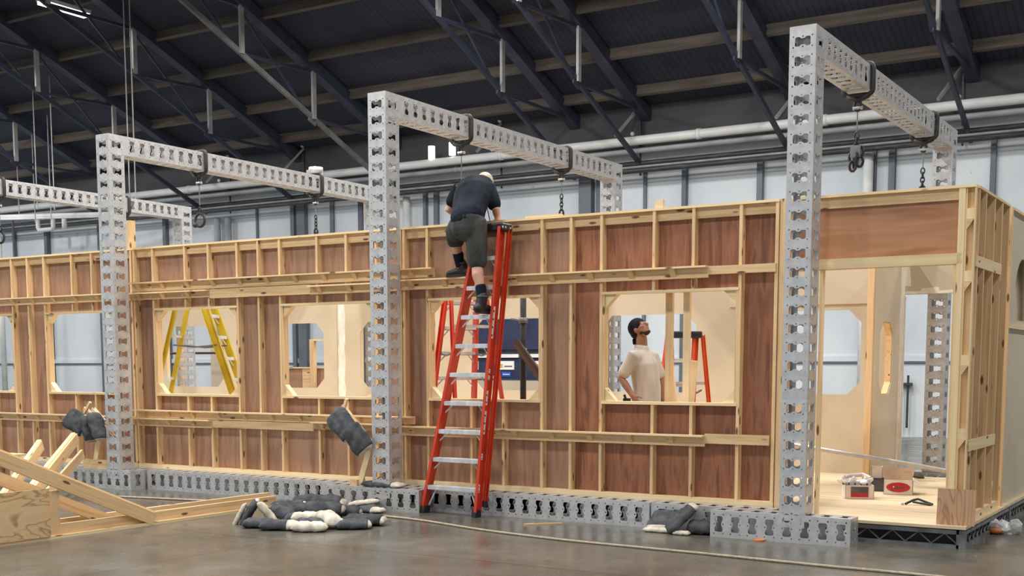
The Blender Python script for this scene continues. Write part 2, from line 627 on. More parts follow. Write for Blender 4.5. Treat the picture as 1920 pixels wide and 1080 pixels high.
for k, (x, pale) in enumerate(((-31.6, 0), (-27.3, 0), (-23.64, 0), (-20.1, 1), (-14.66, 0), (-12.75, 0), (-9.16, 0), (-5.4, 0))):
    roof_truss(x, truss_words[k], pale)

for k, y in enumerate((15.65, 14.32, 12.8, 11.27, 9.77, 8.27, 6.77)):
    words = ['lowest, nearest the back wall', 'second up from the back wall', 'third up from the back wall',
             'fourth up from the back wall', 'fifth up from the back wall', 'sixth up from the back wall', 'seventh up from the back wall']
    o = MB().bar((-45, y, roof_z(y, .13)), (10, y, roof_z(y, .13)), .09, .24, (0, .37, .93)).build('roof_purlin', PURLIN)
    tag(o, 'long brown purlin under the dark roof, %s' % words[k], 'purlin', 'purlins under the hall roof')

# hanging rods at the far left under the roof
for k, (x, y, z0, z1) in enumerate(((-32.9, 14, 5.9, 8.5), (-31.6, 13.6, 5.8, 8.1), (-30.6, 13.4, 5.8, 7.9), (-29.6, 12.2, 5.9, 8.8),
                                    (-28.6, 12, 5.8, 9.1), (-22.75, 9.6, 5.2, 10.1), (-22.55, 9.6, 5.2, 9.6))):
    w = ['leftmost', 'second from left', 'third from left', 'fourth from left', 'fifth from left',
         'long one left of the first tall column top', 'short twin beside the long rod'][k]
    o = MB().tube([(x, y, z0), (x, y, roof_z(y, .01))], .015, 6).build('hanging_rod', STEEL_PALE)
    tag(o, 'thin hanging steel rod, %s' % w, 'rod', 'rods hanging from the roof')


def strip_lamp(x, y, z, ln, label, power):
    t = thing('strip_lamp', label, 'lamp', (x, y, z), 'strip lamps under the hall roof')
    MB().box((x - .13, y - ln / 2, z + .02), (x + .13, y + ln / 2, z + .1)).build('housing', WHITE, t)
    MB().box((x - .11, y - ln / 2 + .02, z - .05), (x + .11, y + ln / 2 - .02, z + .02)).build('diffuser', LAMP_GLOW, t)
    for s in (-1, 1):
        yy = y + s * ln * .35
        MB().tube([(x, yy, z + .1), (x, yy, (roof_z(yy) if yy > RIDGE else zr - (RIDGE - yy) * (zr - roof_z(17)) / (17 + RIDGE)) - .006)], .008, 5).build('suspension_wire', STEEL_PALE, t)
    area('lamp_light', (x, y, z - .07), .24, ln, power, (1, .975, .94), t)
    return t


strip_lamp(-24.09, 9.02, 9.73, 1.3, 'lit strip lamp glowing at the top left under the roof', 90)
n = 0
for x in (-17, -12.5, -8, -3.0, 2.5):
    for y in (-7.5, -1.5, 4.6, 9.0):
        n += 1
        strip_lamp(x, y, 9.4 if y < 9 else 9.1, 1.5, 'hall strip lamp above the picture, number %d' % n, LAMP_POWER * (.7 if x > 0 else .55 if x > -4 else 1))

for k, (x, y) in enumerate(((-25.5, 4.2), (-31, 4.2), (-29.5, 8.8), (-35, 8.8), (-41, 8.8))):  # extra unseen lamps added to brighten the left of the back wall
    strip_lamp(x, y, 9.2, 1.5, 'unseen strip lamp added beyond the left picture edge, number %d' % (k + 1), LAMP_POWER * 1.2)

# ------------------------------------------------------------------ pipes on the back wall
def wall_pipe(name, label, y, z, r, m, x0=-45.5, x1=10.5, joints=()):
    t = thing(name, label, 'pipe', (x0, y, z), 'pipes along the back wall')
    MB().tube([(x0, y, z), (x1, y, z)], r, 12).build('run', m, t, True)
    for x in joints:
        MB().tube([(x - .05, y, z), (x + .05, y, z)], r * 1.16, 12).build('coupling', m, t, True)
    return t


wall_pipe('wall_pipe', 'thick bright white pipe running highest along the back wall', 15.9, 6.735, .105, PIPE_BRIGHT,
          joints=(-27.5, -22.5, -16.5, -11.2, -8.3))
wall_pipe('wall_pipe', 'grey pipe just under the thick white pipe on the back wall', 16.1, 6.54, .07, PIPE_GREY, joints=(-27.1, -18, -9))
wall_pipe('wall_conduit', 'dark cable duct along the back wall below the grey pipe', 16.1, 6.24, .065, PIPE_DARK)
wall_pipe('wall_pipe', 'slim pale pipe between two dark pipes on the back wall', 15.95, 6.14, .03, STEEL_PALE)
wall_pipe('wall_pipe', 'dark pipe running lowest along the back wall', 15.9, 6.05, .06, PIPE_DARK)
for k, x in enumerate((-26.3, -23.4, -20.2, -16.8, -12.9, -9.0, -5.6)):
    w = ['far left one', 'second from left', 'third from left', 'middle one', 'fifth from left', 'beside the right tall column', 'far right one'][k]
    t = thing('pipe_hanger', 'slanted steel pipe hanger with a round lamp, %s' % w, 'bracket', (x, 16.2, 6.8), 'brackets over the wall pipes')
    MB().bar((x, 16.36, 7.62), (x - .34, 15.75, 6.86), .06, .06).build('stay', STEEL_PALE, t)
    MB().bar((x, 16.36, 7.62), (x + .05, 16.3, 6.0), .035, .035, (0, 1, 0)).build('drop_rod', PIPE_DARK, t)
    MB().ball((x, 16.3, 7.68), .055).build('cap_ball', PIPE_WHITE, t, True)
    MB().ball((x + .03, 15.9, 6.9), .05).build('pipe_clip', PIPE_WHITE, t, True)
# white pipe elbows at the left end and upright pipes
t = thing('corner_pipe', 'white pipe turning down the wall at the far left', 'pipe', (-33.5, 13.4, 0))
MB().tube([(-33.4, 13.6, 0), (-33.4, 13.6, 6.0), (-33.35, 13.65, 6.06), (-27.5, 15.7, 6.05)], .085, 10).build('run', PIPE_WHITE, t, True)
t = thing('pipe_loop', 'u shaped white pipe hanging under the wall pipes at left', 'pipe', (-31, 15.2, 5.3))
MB().tube([(-33.9, 15.4, 6.3), (-33.9, 15.4, 5.95), (-33.85, 15.4, 5.87), (-33.2, 15.4, 5.87), (-33.15, 15.4, 5.95),
           (-33.15, 15.4, 6.3)], .07, 8).build('run', PIPE_WHITE, t, True)
MB().tube([(-32.6, 15.4, 6.3), (-32.6, 15.4, 5.85)], .08, 8).build('stub', PIPE_WHITE, t, True)
for k, (x, z, w) in enumerate(((-19.72, 6.0, 'left of the man on the ladder'), (-26.75, 5.9, 'left of the ringed hook'), (-26.3, 5.9, 'right of the ringed hook'), (-7.45, 6.0, 'behind the dangling chain at right'))):
    o = MB().tube([(x, 16.25, 0), (x, 16.25, z)], .1 if k != 3 else .11, 10).build('upright_pipe', PIPE_WHITE if k in (0, 3) else PIPE_GREY, None, True)
    tag(o, 'upright pipe on the back wall %s' % w, 'pipe', 'upright pipes on the back wall')
for k, (x, z, w) in enumerate(((-18.6, 6.95, 'left'), (-17.95, 6.98, 'right'))):
    o = MB().tube([(x, 15.85, z - .12), (x, 15.85, z + .2)], .09, 10).build('wall_spotlight', BULB, None, True)
    tag(o, 'small white lamp on the wall pipe, %s of the pair' % w, 'lamp', 'pair of white lamps on the pipe')
o = MB().tube([(-17.2, 16.3, 5.6), (-16.9, 16.3, 4.4), (-16.5, 16.3, 3.2), (-16.3, 16.3, 2.6)], .015, 5).build('wall_cable', PIPE_DARK)
tag(o, 'thin dark cable hanging slantwise on the back wall beside the climbing man', 'cable')
o = MB().tube([(-32.4, 13.4, 5.9), (-32.35, 13.4, 4.6), (-32.2, 13.4, 4.0), (-31.9, 13.4, 3.3), (-31.7, 13.4, 2)], .03, 6).build('wall_cable', PIPE_DARK)
tag(o, 'dark cable curving down the back wall at the left', 'cable')
t = thing('door_bar', 'dark double pull bar on the back wall beyond the doorway', 'handle', (-6.55, 16.2, .3))
MB().tube([(-6.6, 16.3, .2), (-6.6, 16.3, 1.25)], .02, 6).build('rod', PIPE_DARK, t)
MB().tube([(-6.48, 16.3, .2), (-6.48, 16.3, 1.32)], .025, 6).build('rod', PIPE_DARK, t)
MB().box((-6.66, 16.25, 1.1), (-6.42, 16.45, 1.16)).build('bracket', PIPE_DARK, t)

# ------------------------------------------------------------------ perforated box truss
TW = .2224
PITCH = .156
_cell = {}


def hole_loops(t_half, s0=0.0):
    """bone shaped opening (long axis across) and its bolt holes, centred at x = s0"""
    a, b, pin, r = .038, t_half, .0245, .014
    up = [(-b + r * .3, a - r * .3), (-b + r, a), (-.031, a), (-.023, a - .005), (-.013, pin), (.013, pin), (.023, a - .005), (.031, a),
          (b - r, a), (b - r * .3, a - r * .3)]
    loop = [(-b, -a + r)] + [(-b, a - r)] + up + [(b, a - r), (b, -a + r)] + [(x, -y) for x, y in up[::-1]]
    out = [[(s0 + y, x) for x, y in loop]]
    for dx, dy in ((-.043, -.080), (.043, -.080), (-.043, .080), (.043, .080), (-.041, 0), (.041, 0)):
        out.append([(s0 + dx + .0072 * math.cos(2 * PI * k / 7), dy + .0072 * math.sin(2 * PI * k / 7)) for k in range(7)])
    return out


def cell_mesh(p):
    if p not in _cell:
        w = TW / 2
        loops = [[V((x, y, 0)) for x, y in l] for l in [[(-p / 2, -w), (p / 2, -w), (p / 2, w), (-p / 2, w)]] + hole_loops(.066)]
        _cell[p] = ([q for l in loops for q in l], [tuple(t) for t in tessellate_polygon(loops)])
    return _cell[p]


_truss = {}


def truss_mesh(n, m0=0.0, m1=0.0, e0=True, e1=True):
    """open box of four perforated faces along +X, centred on the axis"""
    key = (n, m0, m1, e0, e1)
    if key in _truss:
        return _truss[key]
    b = MB()
    w = TW / 2
    vs, fs = cell_mesh(PITCH)
    L = m0 + n * PITCH + m1
    rots = [Matrix.Rotation(k * PI / 2, 3, 'X') for k in range(4)]
    for q in rots:
        for i in range(n):
            off = V((m0 + (i + .5) * PITCH, 0, w))
            b.add([q @ (v + off) for v in vs], fs)
        for xa, xb in ((0, m0), (L - m1, L)):
            if xb - xa > 1e-4:
                b.add([q @ V((x, y, w)) for x, y in ((xa, -w), (xb, -w), (xb, w), (xa, w))], [(0, 1, 2, 3)])
    ve, fe = cell_mesh(TW)
    ry = Matrix.Rotation(PI / 2, 3, 'Y')
    if e0:
        b.add([ry @ v for v in ve], fe)
    if e1:
        b.add([ry @ v + V((L, 0, 0)) for v in ve], fe)
    me = b.mesh('box_truss_mesh', STEEL)
    _truss[key] = (me, L)
    return _truss[key]


def truss(name, p, axis, side, parent, n, m0=0., m1=0., e0=True, e1=True):
    me, L = truss_mesh(n, m0, m1, e0, e1)
    p = V(p)
    o = put(name, me, parent, frame(p, p + V(axis), side))
    s = o.modifiers.new('plate', 'SOLIDIFY')
    s.thickness = .004
    s.offset = 0
    return o


COLX = {0: -16.13, 1: -11.878, 2: -7.714, 3: -3.273}      # right edge of each front column
BASE = {0: (-17.2, -15.9), 1: (-12.94, -11.692), 2: (-8.566, -7.353), 3: (-4.125, -2.877)}
TOPZ = {0: 4.272, 1: 4.266, 2: 4.269, 3: 4.281}
W2 = TW / 2
HB = .236
for k, w in ((0, 'cut off by the left picture edge'), (1, 'left of the three whole ones'), (2, 'middle one, left of the red ladder'),
             (3, 'tallest looking, before the doorway at right')):
    X = COLX[k] - W2
    T = TOPZ[k]
    g = thing('truss_goalpost', 'perforated steel box truss goalpost over the timber wall, %s' % w, 'goalpost',
              (X, W2, 0), 'steel goalposts over the set')
    a, b = BASE[k]
    truss('base_block', (a, W2, HB / 2), (1, 0, 0), (0, -1, 0), g, 8, (b - a - 8 * PITCH) / 2, (b - a - 8 * PITCH) / 2).scale = (1, HB / TW, 1)
    zj = 1.224
    truss('column_lower', (X, W2, zj - 7 * PITCH), (0, 0, 1), (0, -1, 0), g, 7, 0, 0, False, True)
    m = (T - zj - 19 * PITCH) / 2
    truss('column_upper', (X, W2, zj), (0, 0, 1), (0, -1, 0), g, 19, m, m)
    y = TW
    for n, mm in ((8, .05), (14, .05), (7, .05)):
        L = n * PITCH + 2 * mm
        truss('cross_beam', (X, y, T - W2), (0, 1, 0), (0, 0, 1), g, n, mm, mm)
        y += L
    yr = y
    truss('rear_column', (X, yr + W2, HB), (0, 0, 1), (0, -1, 0), g, 25, (T - HB - 25 * PITCH) / 2, (T - HB - 25 * PITCH) / 2)
    truss('rear_base_block', (X - .36, yr + W2, HB / 2), (1, 0, 0), (0, -1, 0), g, 4, .03, .03)
YREAR = yr

for n, xa, m, w in ((28, -16.15, .03, 'behind the left pair of columns'), (23, -11.66, .03, 'between the left and middle columns'),
                    (19, -7.86, .03, 'behind the red ladder'), (9, -4.815, .03, 'behind the sandbags left of the right column')):
    t = thing('floor_truss', 'perforated steel floor truss along the wall foot, %s' % w, 'truss', (xa, .345, 0), 'floor trusses along the wall foot')
    truss('perforated_box', (xa, .345, HB / 2), (1, 0, 0), (0, -1, 0), t, n, m, m).scale = (1, HB / TW, 1)

# ------------------------------------------------------------------ stage deck
t = thing('stage_deck', 'low plywood stage deck on lattice steel frames under the timber set', 'stage', (-9, 3, 0))
o = MB().prism([(-17.2, .47, .165), (-2.95, .47, .165), (-2.95, .36, .165), (-2.03, .36, .165), (-2.03, 4.86, .165), (-17.2, 4.86, .165)],
               (0, 0, .025)).build('plywood_top', DECK, t)
m = MB()
m.box((-2.98, .40, .118), (-2.09, .44, .152)).box((-2.98, .40, .0), (-2.09, .44, .03))
m.box((-2.11, .40, 0), (-2.04, .47, .152))
for i in range(4):
    xa = -2.96 + i * .215
    m.tube([(xa, .42, .03), (xa + .1075, .42, .12)], .006, 5).tube([(xa + .1075, .42, .12), (xa + .215, .42, .03)], .006, 5)
m.build('front_lattice_frame', STEEL_DARK, t)
m = MB()
m.box((-2.08, .47, .118), (-2.04, 4.8, .152)).box((-2.08, .47, 0), (-2.04, 4.8, .03))
i = 0
while .5 + i * .16 < 4.7:
    ya = .5 + i * .16
    m.tube([(-2.06, ya, .03), (-2.06, ya + .08, .12)], .006, 5).tube([(-2.06, ya + .08, .12), (-2.06, ya + .16, .03)], .006, 5)
    i += 1
for ya in (2.4, 4.4):
    m.box((-2.085, ya, 0), (-2.035, ya + .06, .152))
m.build('side_lattice_frame', STEEL_DARK, t)
MB().box((-17.0, .60, 0), (-2.2, 4.7, .165)).build('black_infill', BLACK, t)  # solid black block filling the space under the deck

# ------------------------------------------------------------------ timber flats facing the camera
FY0, FY1 = .47, .55      # front and back of the framing
ZB, ZT = .19, 2.968


def rail(t, kind, xa, xb, z0, z1, bolts=()):
    bx('rail_board', (xa, FY0 - .02, z0), (xb, FY0, z1), PINE, t)
    if kind == 'L':
        s = bx('rail_shelf', (xa, FY0 - .085, z1), (xb, FY0, z1 + .016), PINE_PALE, t)
        x = xa + .12
        while x < xb - .08:
            g = MB().prism([(x, FY0 - .02, z1), (x, FY0 - .08, z1), (x, FY0 - .02, z1 - .075)], (.055, 0, 0)).build('rail_gusset', PINE, t)
            x += .43
    for x in bolts:
        MB().tube([(x, FY0 - .026, (z0 + z1) / 2), (x, FY0 - .018, (z0 + z1) / 2)], .014, 10).build('bolt', WHITE, t)


def stud(t, x, z0, z1, w=.03):
    bx('stud', (x - w / 2, FY0, z0), (x + w / 2, FY1, z1), PINE, t)


def flat(label, x0, x1, studs, cripples, wins, rails, woods):
    t = thing('timber_flat', label, 'set wall', ((x0 + x1) / 2, .51, ZB), 'timber framed set walls')
    bx('bottom_plate', (x0, FY0, ZB), (x1, FY1, .285), PINE_PALE, t)
    bx('top_plate', (x0, FY0 - .004, 2.946), (x1, FY1 + .02, ZT), PINE_PALE, t)
    bx('top_rail', (x0, .505, 2.852), (x1, FY1 - .001, 2.946), PINE, t)
    for x in studs:
        stud(t, x, .285, 2.946)
    for x in cripples:
        stud(t, x, .285, 1.143)
        stud(t, x, 2.215, 2.946)
    for xl, xr in wins:
        bx('window_sill', (xl + .01, FY0 - .005, 1.143), (xr - .01, FY1 + .012, 1.17), PINE_PALE, t)
        bx('window_head', (xl + .01, FY0 - .005, 2.19), (xr - .01, FY1 + .012, 2.215), PINE_PALE, t)
        for x, s in ((xl + .015, 1), (xr - .015, -1)):
            bx('window_jamb', (x, FY0 + .004, 1.17), (x + s * .022, FY1 + .012, 2.19), PINE, t)
            xx = x + s * .022
            for z, q in ((1.17, 1), (2.19, -1)):
                MB().prism([(xx, FY0 + .02, z), (xx + s * .125, FY0 + .02, z), (xx, FY0 + .02, z + q * .125)],
                           (0, .072, 0)).build('corner_gusset', PINE_PALE, t)
    # plywood sheathing behind the studs, one sheet per bay
    edges = sorted(studs)
    for i in range(len(edges) - 1):
        a, b = edges[i], edges[i + 1]
        wd = woods(.5 * (a + b))
        hit = [w for w in wins if w[0] - .05 <= a and b <= w[1] + .05]
        for z0, z1 in (((ZB, 1.165), (2.195, 2.95)) if hit else ((ZB, 2.95),)):
            MB().box((a, FY1, z0), (b, FY1 + .009, z1)).build('plywood_sheet', wd, t)
    for r_ in rails:
        rail(t, *r_)
    return t


def w3wood(x):
    return LAUAN_RED if x > -5.85 else LAUAN_BROWN


W3S = [-7.86, -7.555, -6.152, -5.823, -5.487, -4.076, -3.738]
W3C = [-7.0, -6.607, -4.933, -4.535]
flat('timber framed wall flat behind the red ladder, reddest plywood of the row', -7.878, -3.722, W3S, W3C, [(-7.555, -6.152), (-5.487, -4.076)],
     [('L', -7.878, -7.44, 2.432, 2.515), ('L', -7.878, -4.376, 2.31, 2.40), ('F', -4.376, -3.74, 2.337, 2.412),
      ('L', -7.878, -7.72, .885, .955), ('L', -7.878, -4.384, .765, .855), ('F', -4.384, -3.765, .795, .885)], w3wood)
d = -4.203
W2S = [-12.063, -11.726, -10.30, -9.965, -9.633, -8.235, -7.905]
W2C = [-11.166, -10.768, -9.073, -8.653]
flat('timber framed wall flat between the left and middle steel columns', -12.085, -7.885, W2S, W2C, [(-11.726, -10.30), (-9.633, -8.235)],
     [('L', -12.085, -7.89, 2.425, 2.52, (-11.73, -11.18)), ('L', -12.085, -10.74, 2.325, 2.395, (-11.73, -11.18)),
      ('F', -10.735, -9.15, 2.31, 2.415), ('L', -9.15, -7.89, 2.305, 2.385),
      ('L', -12.06, -7.89, .87, .952, (-11.7,)), ('L', -12.06, -10.75, .765, .85, (-11.7,)), ('F', -10.745, -9.145, .775, .862),
      ('L', -9.142, -7.89, .80, .868)], lambda x: LAUAN_BROWN)
W1S = [-16.27, -15.92, -14.49, -14.155, -13.812, -12.44, -12.12]
W1C = [-15.36, -14.96, -13.25, -12.862]
flat('timber framed wall flat at the left edge with blue wall seen through it', -16.29, -12.105, W1S, W1C, [(-15.92, -14.49), (-13.812, -12.44)],
     [('L', -16.29, -12.11, 2.325, 2.405, (-15.0, -14.0, -12.85)), ('L', -16.29, -12.11, .775, .862, (-15.0,))], lambda x: LAUAN_BROWN)
o = board('joining_post', (-12.27, .63, .19), (-12.27, .63, 3.33), .055, .09, PINE, None, (0, 1, 0))
tag(o, 'tall pine post rising above the wall top beside the left steel column', 'post')
o = bx('end_post', (-3.715, .48, .19), (-3.63, .56, 2.968), PINE)
tag(o, 'wide pine post closing the right end of the red plywood flat', 'post')
o = bx('timber_offcut', (-4.935, .49, ZT), (-4.855, .53, 3.045), PINE_PALE)
tag(o, 'short pale timber block standing on the wall top right of the ladder', 'offcut')
o = bx('timber_offcut', (-6.35, .48, ZT), (-5.95, .54, ZT + .02), PINE_PALE)
tag(o, 'thin pale timber strip lying on the wall top beside the ladder', 'offcut')

# doorway flat at the right
t = thing('doorway_flat', 'timber doorway frame with orange plywood over the opening', 'set wall', (-2.8, .51, ZB))
bx('top_plate', (-3.6, FY0 - .004, 2.946), (-2.07, FY1 + .02, ZT), PINE_PALE, t)
bx('top_rail', (-3.6, .495, 2.855), (-2.206, FY1 - .001, 2.946), PINE, t)
MB().box((-3.6, FY0 + .05, 2.41), (-2.21, FY0 + .062, 2.86)).build('plywood_panel', LAUAN_ORANGE, t)
bx('door_head', (-3.6, FY0, 2.338), (-2.16, FY0 + .03, 2.425), PINE_PALE, t)
bx('head_reveal', (-3.6, FY0 + .03, 2.338), (-2.21, FY1 + .03, 2.36), PINE, t)
bx('door_jamb', (-3.60, FY0, .19), (-3.575, FY1 + .01, 2.95), PINE, t)
bx('door_jamb', (-3.345, FY0 + .01, .19), (-3.32, FY1, 2.338), PINE_PALE, t)
bx('door_jamb', (-2.228, FY0 + .01, .19), (-2.205, FY1 + .03, 2.338), PINE, t)
bx('door_post', (-2.205, FY0, .19), (-2.155, FY1 + .02, 2.946), PINE_PALE, t)
bx('corner_stud', (-2.155, FY0 + .045, .19), (-2.09, FY1 + .02, 2.946), PINE, t)
bx('corner_edge', (-2.155, FY0 + .012, .19), (-2.14, FY0 + .045, 2.946), PINE_PALE, t)
for z in (2.695, 2.194, 1.512, .905):
    MB().prism([(-2.14, FY0 + .008, z), (-2.082, FY0 + .008, z), (-2.14, FY0 + .008, z - .085)], (0, .04, 0)).build('corner_gusset', PINE, t)
    bx('corner_block', (-2.14, FY0 + .012, z), (-2.082, FY0 + .045, z + .085), PINE_PALE, t)
bx('corner_edge', (-2.082, FY0, .19), (-2.07, FY0 + .045, 2.946), PINE_PALE, t)

# return wall at the right end
t = thing('return_flat', 'narrow stud framed return wall at the right end, seen edge on', 'set wall', (-2.1, 1.2, ZB))
XR = -2.066
bx('top_plate', (XR - .1, .575, 2.946), (XR + .004, 1.95, ZT), PINE_PALE, t)
bx('bottom_plate', (XR - .09, FY0 + .09, ZB), (XR, 1.95, .26), PINE_PALE, t)
for y in (.60, .87, 1.25, 1.6, 1.93):
    bx('stud', (XR - .09, y - .017, .26), (XR, y + .017, 2.946), PINE, t)
bx('mid_rail', (XR - .02, .52, 2.315), (XR + .004, 1.62, 2.408), PINE_PALE, t)
bx('mid_rail', (XR - .02, .52, .80), (XR + .004, 1.65, .895), PINE_PALE, t)
MB().box((XR - .10, .55, ZB), (XR - .09, 1.95, 2.946)).build('plywood_sheet', LAUAN_BROWN, t)
o = bx('corner_post', (-2.155, 2.04, .19), (-2.06, 2.09, 2.96), PINE)
tag(o, 'heavy knotty pine post beyond the return wall at the far right', 'post')
t = thing('arched_panel', 'cream panel with an arched opening cut off by the right picture edge', 'set wall', (-2.1, 3, ZB))
pl = holed([(2.1, .19), (3.9, .19), (3.9, 2.94), (2.1, 2.94)],
           [[(2.45, 1.95)] + [(2.9 - .45 * math.cos(PI * k / 12), 2.1 + .45 * math.sin(PI * k / 12)) for k in range(13)] + [(3.35, 1.95)]], .012)
pl.build('cream_sheet', CREAM, t, M=Matrix(((0, 0, 1, -2.10), (1, 0, 0, 0), (0, 1, 0, 0), (0, 0, 0, 1))))
bx('top_plate', (-2.18, 2.1, 2.94), (-2.06, 3.9, 2.965), PINE_PALE, t)
bx('top_rail', (-2.17, 2.1, 2.80), (-2.13, 3.9, 2.94), PINE, t)
bx('ledge', (-2.088, 2.1, 1.86), (-2.06, 3.9, 1.89), PINE_PALE, t)
MB().box((-2.2, 2.3, .3), (-2.19, 3.7, 2.8)).build('backing_sheet', CREAM, t)
o = board('plywood_offcut', (-2.13, .435, .19), (-2.13, .458, .49), .305, .012, PLY_PINK, None, (0, 1, 0))
tag(o, 'square of pinkish plywood leaning on the corner post at right', 'board')

# ------------------------------------------------------------------ far side of the carriage set
FARY = 4.78


def far_flat(label, x0, x1, holes, seam=None):
    t = thing('cream_flat', label, 'set wall', ((x0 + x1) / 2, FARY, ZB), 'cream far walls of the set')
    hl = [octo(a, b, 1.163, 2.19, .155) if (b - a) < 5 else None for a, b in holes]
    pl = holed([(x0, .19), (x1, .19), (x1, 2.95), (x0, 2.95)], hl, .014)
    # XY plate -> XZ wall whose front looks to -Y
    pl.build('cream_sheet', CREAM, t, M=Matrix(((1, 0, 0, 0), (0, 0, 1, FARY), (0, 1, 0, 0), (0, 0, 0, 1))))
    for x in [x0 + .02] + [v for a, b in holes for v in (a - .03, b + .03) if x0 < v < x1] + [x1 - .02]:
        bx('rear_stud', (x - .02, FARY + .014, .19), (x + .02, FARY + .09, 2.95), PINE_PALE, t)
    bx('rear_plate', (x0, FARY + .014, 2.93), (x1, FARY + .09, 2.96), PINE_PALE, t)
    for a, b in holes:
        bx('rear_sill', (a, FARY + .014, 1.11), (b, FARY + .07, 1.14), PINE_PALE, t)
    if seam:
        random.seed(3)
        pts = [(seam - .05 - random.random() * .03, 2.6 - .12 * k) for k in range(14)]
        pts2 = [(seam + .05 + random.random() * .03, 2.6 - .12 * k) for k in range(14)]
        MB().prism([(x, FARY - .003, z) for x, z in pts] + [(x, FARY - .003, z) for x, z in pts2[::-1]], (0, .004, 0)).build('filler_stripe', PLASTER, t)
    return t


far_flat('cream far wall panel at the left, behind the yellow ladder', -16.9, -12.455, [(-16.32, -14.93), (-14.12, -12.73)])
far_flat('cream far wall panel with a white filler stripe, behind the middle windows', -12.45, -8.1, [(-11.985, -10.59), (-9.86, -8.47)], -12.36)
far_flat('cream far wall panel behind the man in the white tee', -8.095, -3.72, [(-7.75, -6.36), (-5.60, -4.205)])
bx('upper_band', (-5.9, FARY - .03, 2.26), (-3.82, FARY, 2.93), CREAM, bpy.data.objects['cream_flat.002'])
t = thing('doorway_panel', 'cream panel with a doorway at the right of the far wall', 'set wall', (-3, FARY, ZB))
pl = MB()
pl.prism([(-3.72, FARY, .19), (-3.70, FARY, .19), (-3.70, FARY, 2.35), (-2.86, FARY, 2.35), (-2.86, FARY, .19), (-2.08, FARY, .19),
          (-2.08, FARY, 2.95), (-3.72, FARY, 2.95)], (0, .014, 0))
pl.build('cream_sheet', CREAM, t)
random.seed(5)
fs = MB()
xa = [-3.66 + random.random() * .03 for _ in range(24)]
for k in range(23):
    z0, z1 = .3 + k * .113, .3 + (k + 1) * .113
    x0, x1 = (xa[k], xa[k + 1]) if z0 > 2.35 else (-3.701, -3.701)
    fs.prism([(-3.722, FARY - .004, z0), (x0, FARY - .004, z0), (x1, FARY - .004, z1), (-3.722, FARY - .004, z1)], (0, .004, 0))
fs.build('filler_stripe', PLASTER, t)
MB().prism([(-3.7, FARY - .004, 2.355), (-3.0, FARY - .004, 2.355), (-3.02, FARY - .004, 2.40), (-3.3, FARY - .004, 2.385),
            (-3.32, FARY - .004, 2.43), (-3.5, FARY - .004, 2.42), (-3.52, FARY - .004, 2.385), (-3.7, FARY - .004, 2.39)], (0, .004, 0)).build('filler_patch', PLASTER, t)
bx('door_frame', (-3.72, FARY + .015, .19), (-3.703, FARY + .08, 2.33), PLASTER, t)

# partition with a narrow looking octagon opening
t = thing('partition', 'cream partition with an octagon opening, edge post facing the doorway', 'set wall', (-3.75, 4.2, ZB))
PX = -3.725
pl = holed([(3.62, .19), (4.775, .19), (4.775, 2.95), (3.62, 2.95)], [octo(3.85, 4.40, 1.185, 2.01, .13)], .012)
Mx = Matrix(((0, 0, 1, 0), (1, 0, 0, 0), (0, 1, 0, 0), (0, 0, 0, 1)))
pl.build('cream_sheet', CREAM, t, M=Matrix.Translation((PX - .012, 0, 0)) @ Mx)
bx('edge_post', (PX - .085, 3.60, .19), (PX - .012, 3.66, 2.95), PINE, t)
bx('inner_stud', (PX - .085, 4.42, .19), (PX - .013, 4.46, 2.95), PINE, t)
bx('inner_stud', (PX - .085, 3.80, .19), (PX - .013, 3.84, 2.95), PINE, t)
bx('plaster_corner', (PX - .012, 4.70, .3), (PX + .003, 4.775, 2.9), PLASTER, t)
ring = holed(octo(3.84, 4.41, 1.175, 2.02, .133), [octo(3.86, 4.39, 1.195, 2.0, .128)], .07)
ring.build('opening_lining', PINE, t, M=Matrix.Translation((PX - .083, 0, 0)) @ Mx)

# loose uprights seen through the right window
o = bx('upright_board', (-4.893, .66, .19), (-4.822, .70, 2.85), PINE)
tag(o, 'greyish upright board standing behind the right window, beside the man in the tee', 'board')
o = bx('upright_board', (-4.71, .66, .19), (-4.645, .70, 2.85), PINE_PALE)
tag(o, 'paler upright board standing behind the right window, in front of the orange ladder', 'board')
t = thing('plywood_trestle', 'small pale v shaped timber trestle behind the right window', 'trestle', (-4.9, 1.3, .19))
board('leg', (-5.12, 1.25, 1.56), (-4.98, 1.3, .19), .08, .03, PINE_PALE, t, (0, 1, 0))
board('leg', (-4.85, 1.25, 1.56), (-4.99, 1.3, .19), .08, .03, PINE_PALE, t, (0, 1, 0))

# blue cases and pine sheets standing beyond the far wall
t = thing('navy_cabinet', 'dark blue cabinet with white labels beyond the far window', 'cabinet', (-11.5, 8, 0))
MB().box((-12.7, 8.0, 1.80), (-10.2, 8.6, 2.33)).build('upper_panel', NAVY_CASE, t)
MB().box((-12.7, 8.02, 1.74), (-10.2, 8.6, 1.80)).build('dark_gap', BLACK, t)
for xa, xb in ((-12.7, -11.02), (-11.0, -10.2)):
    MB().box((xa, 8.0, 1.27), (xb, 8.6, 1.74)).build('case_front', NAVY_CASE, t)
MB().box((-12.7, 8.0, .0), (-10.2, 8.6, 1.26)).build('white_base', CREAM, t)
for x in (-11.35, -10.62, -12.1):
    w = MB().box((x - .17, 7.99, 1.45), (x + .17, 8.0, 1.60)).build('white_label', WHITE, t)
    MB().box((x - .13, 7.985, 1.49), (x - .07, 7.99, 1.55)).build('logo_mark', AMBER, w)
    MB().box((x - .03, 7.985, 1.50), (x + .13, 7.99, 1.52)).build('print_line', STEEL_DARK, w)
    w = MB().box((x - .08, 7.99, 1.33), (x + .10, 8.0, 1.41)).build('blue_label', BLUE, t)
    MB().box((x - .06, 7.985, 1.36), (x + .08, 7.99, 1.375)).build('print_line', WHITE, w)
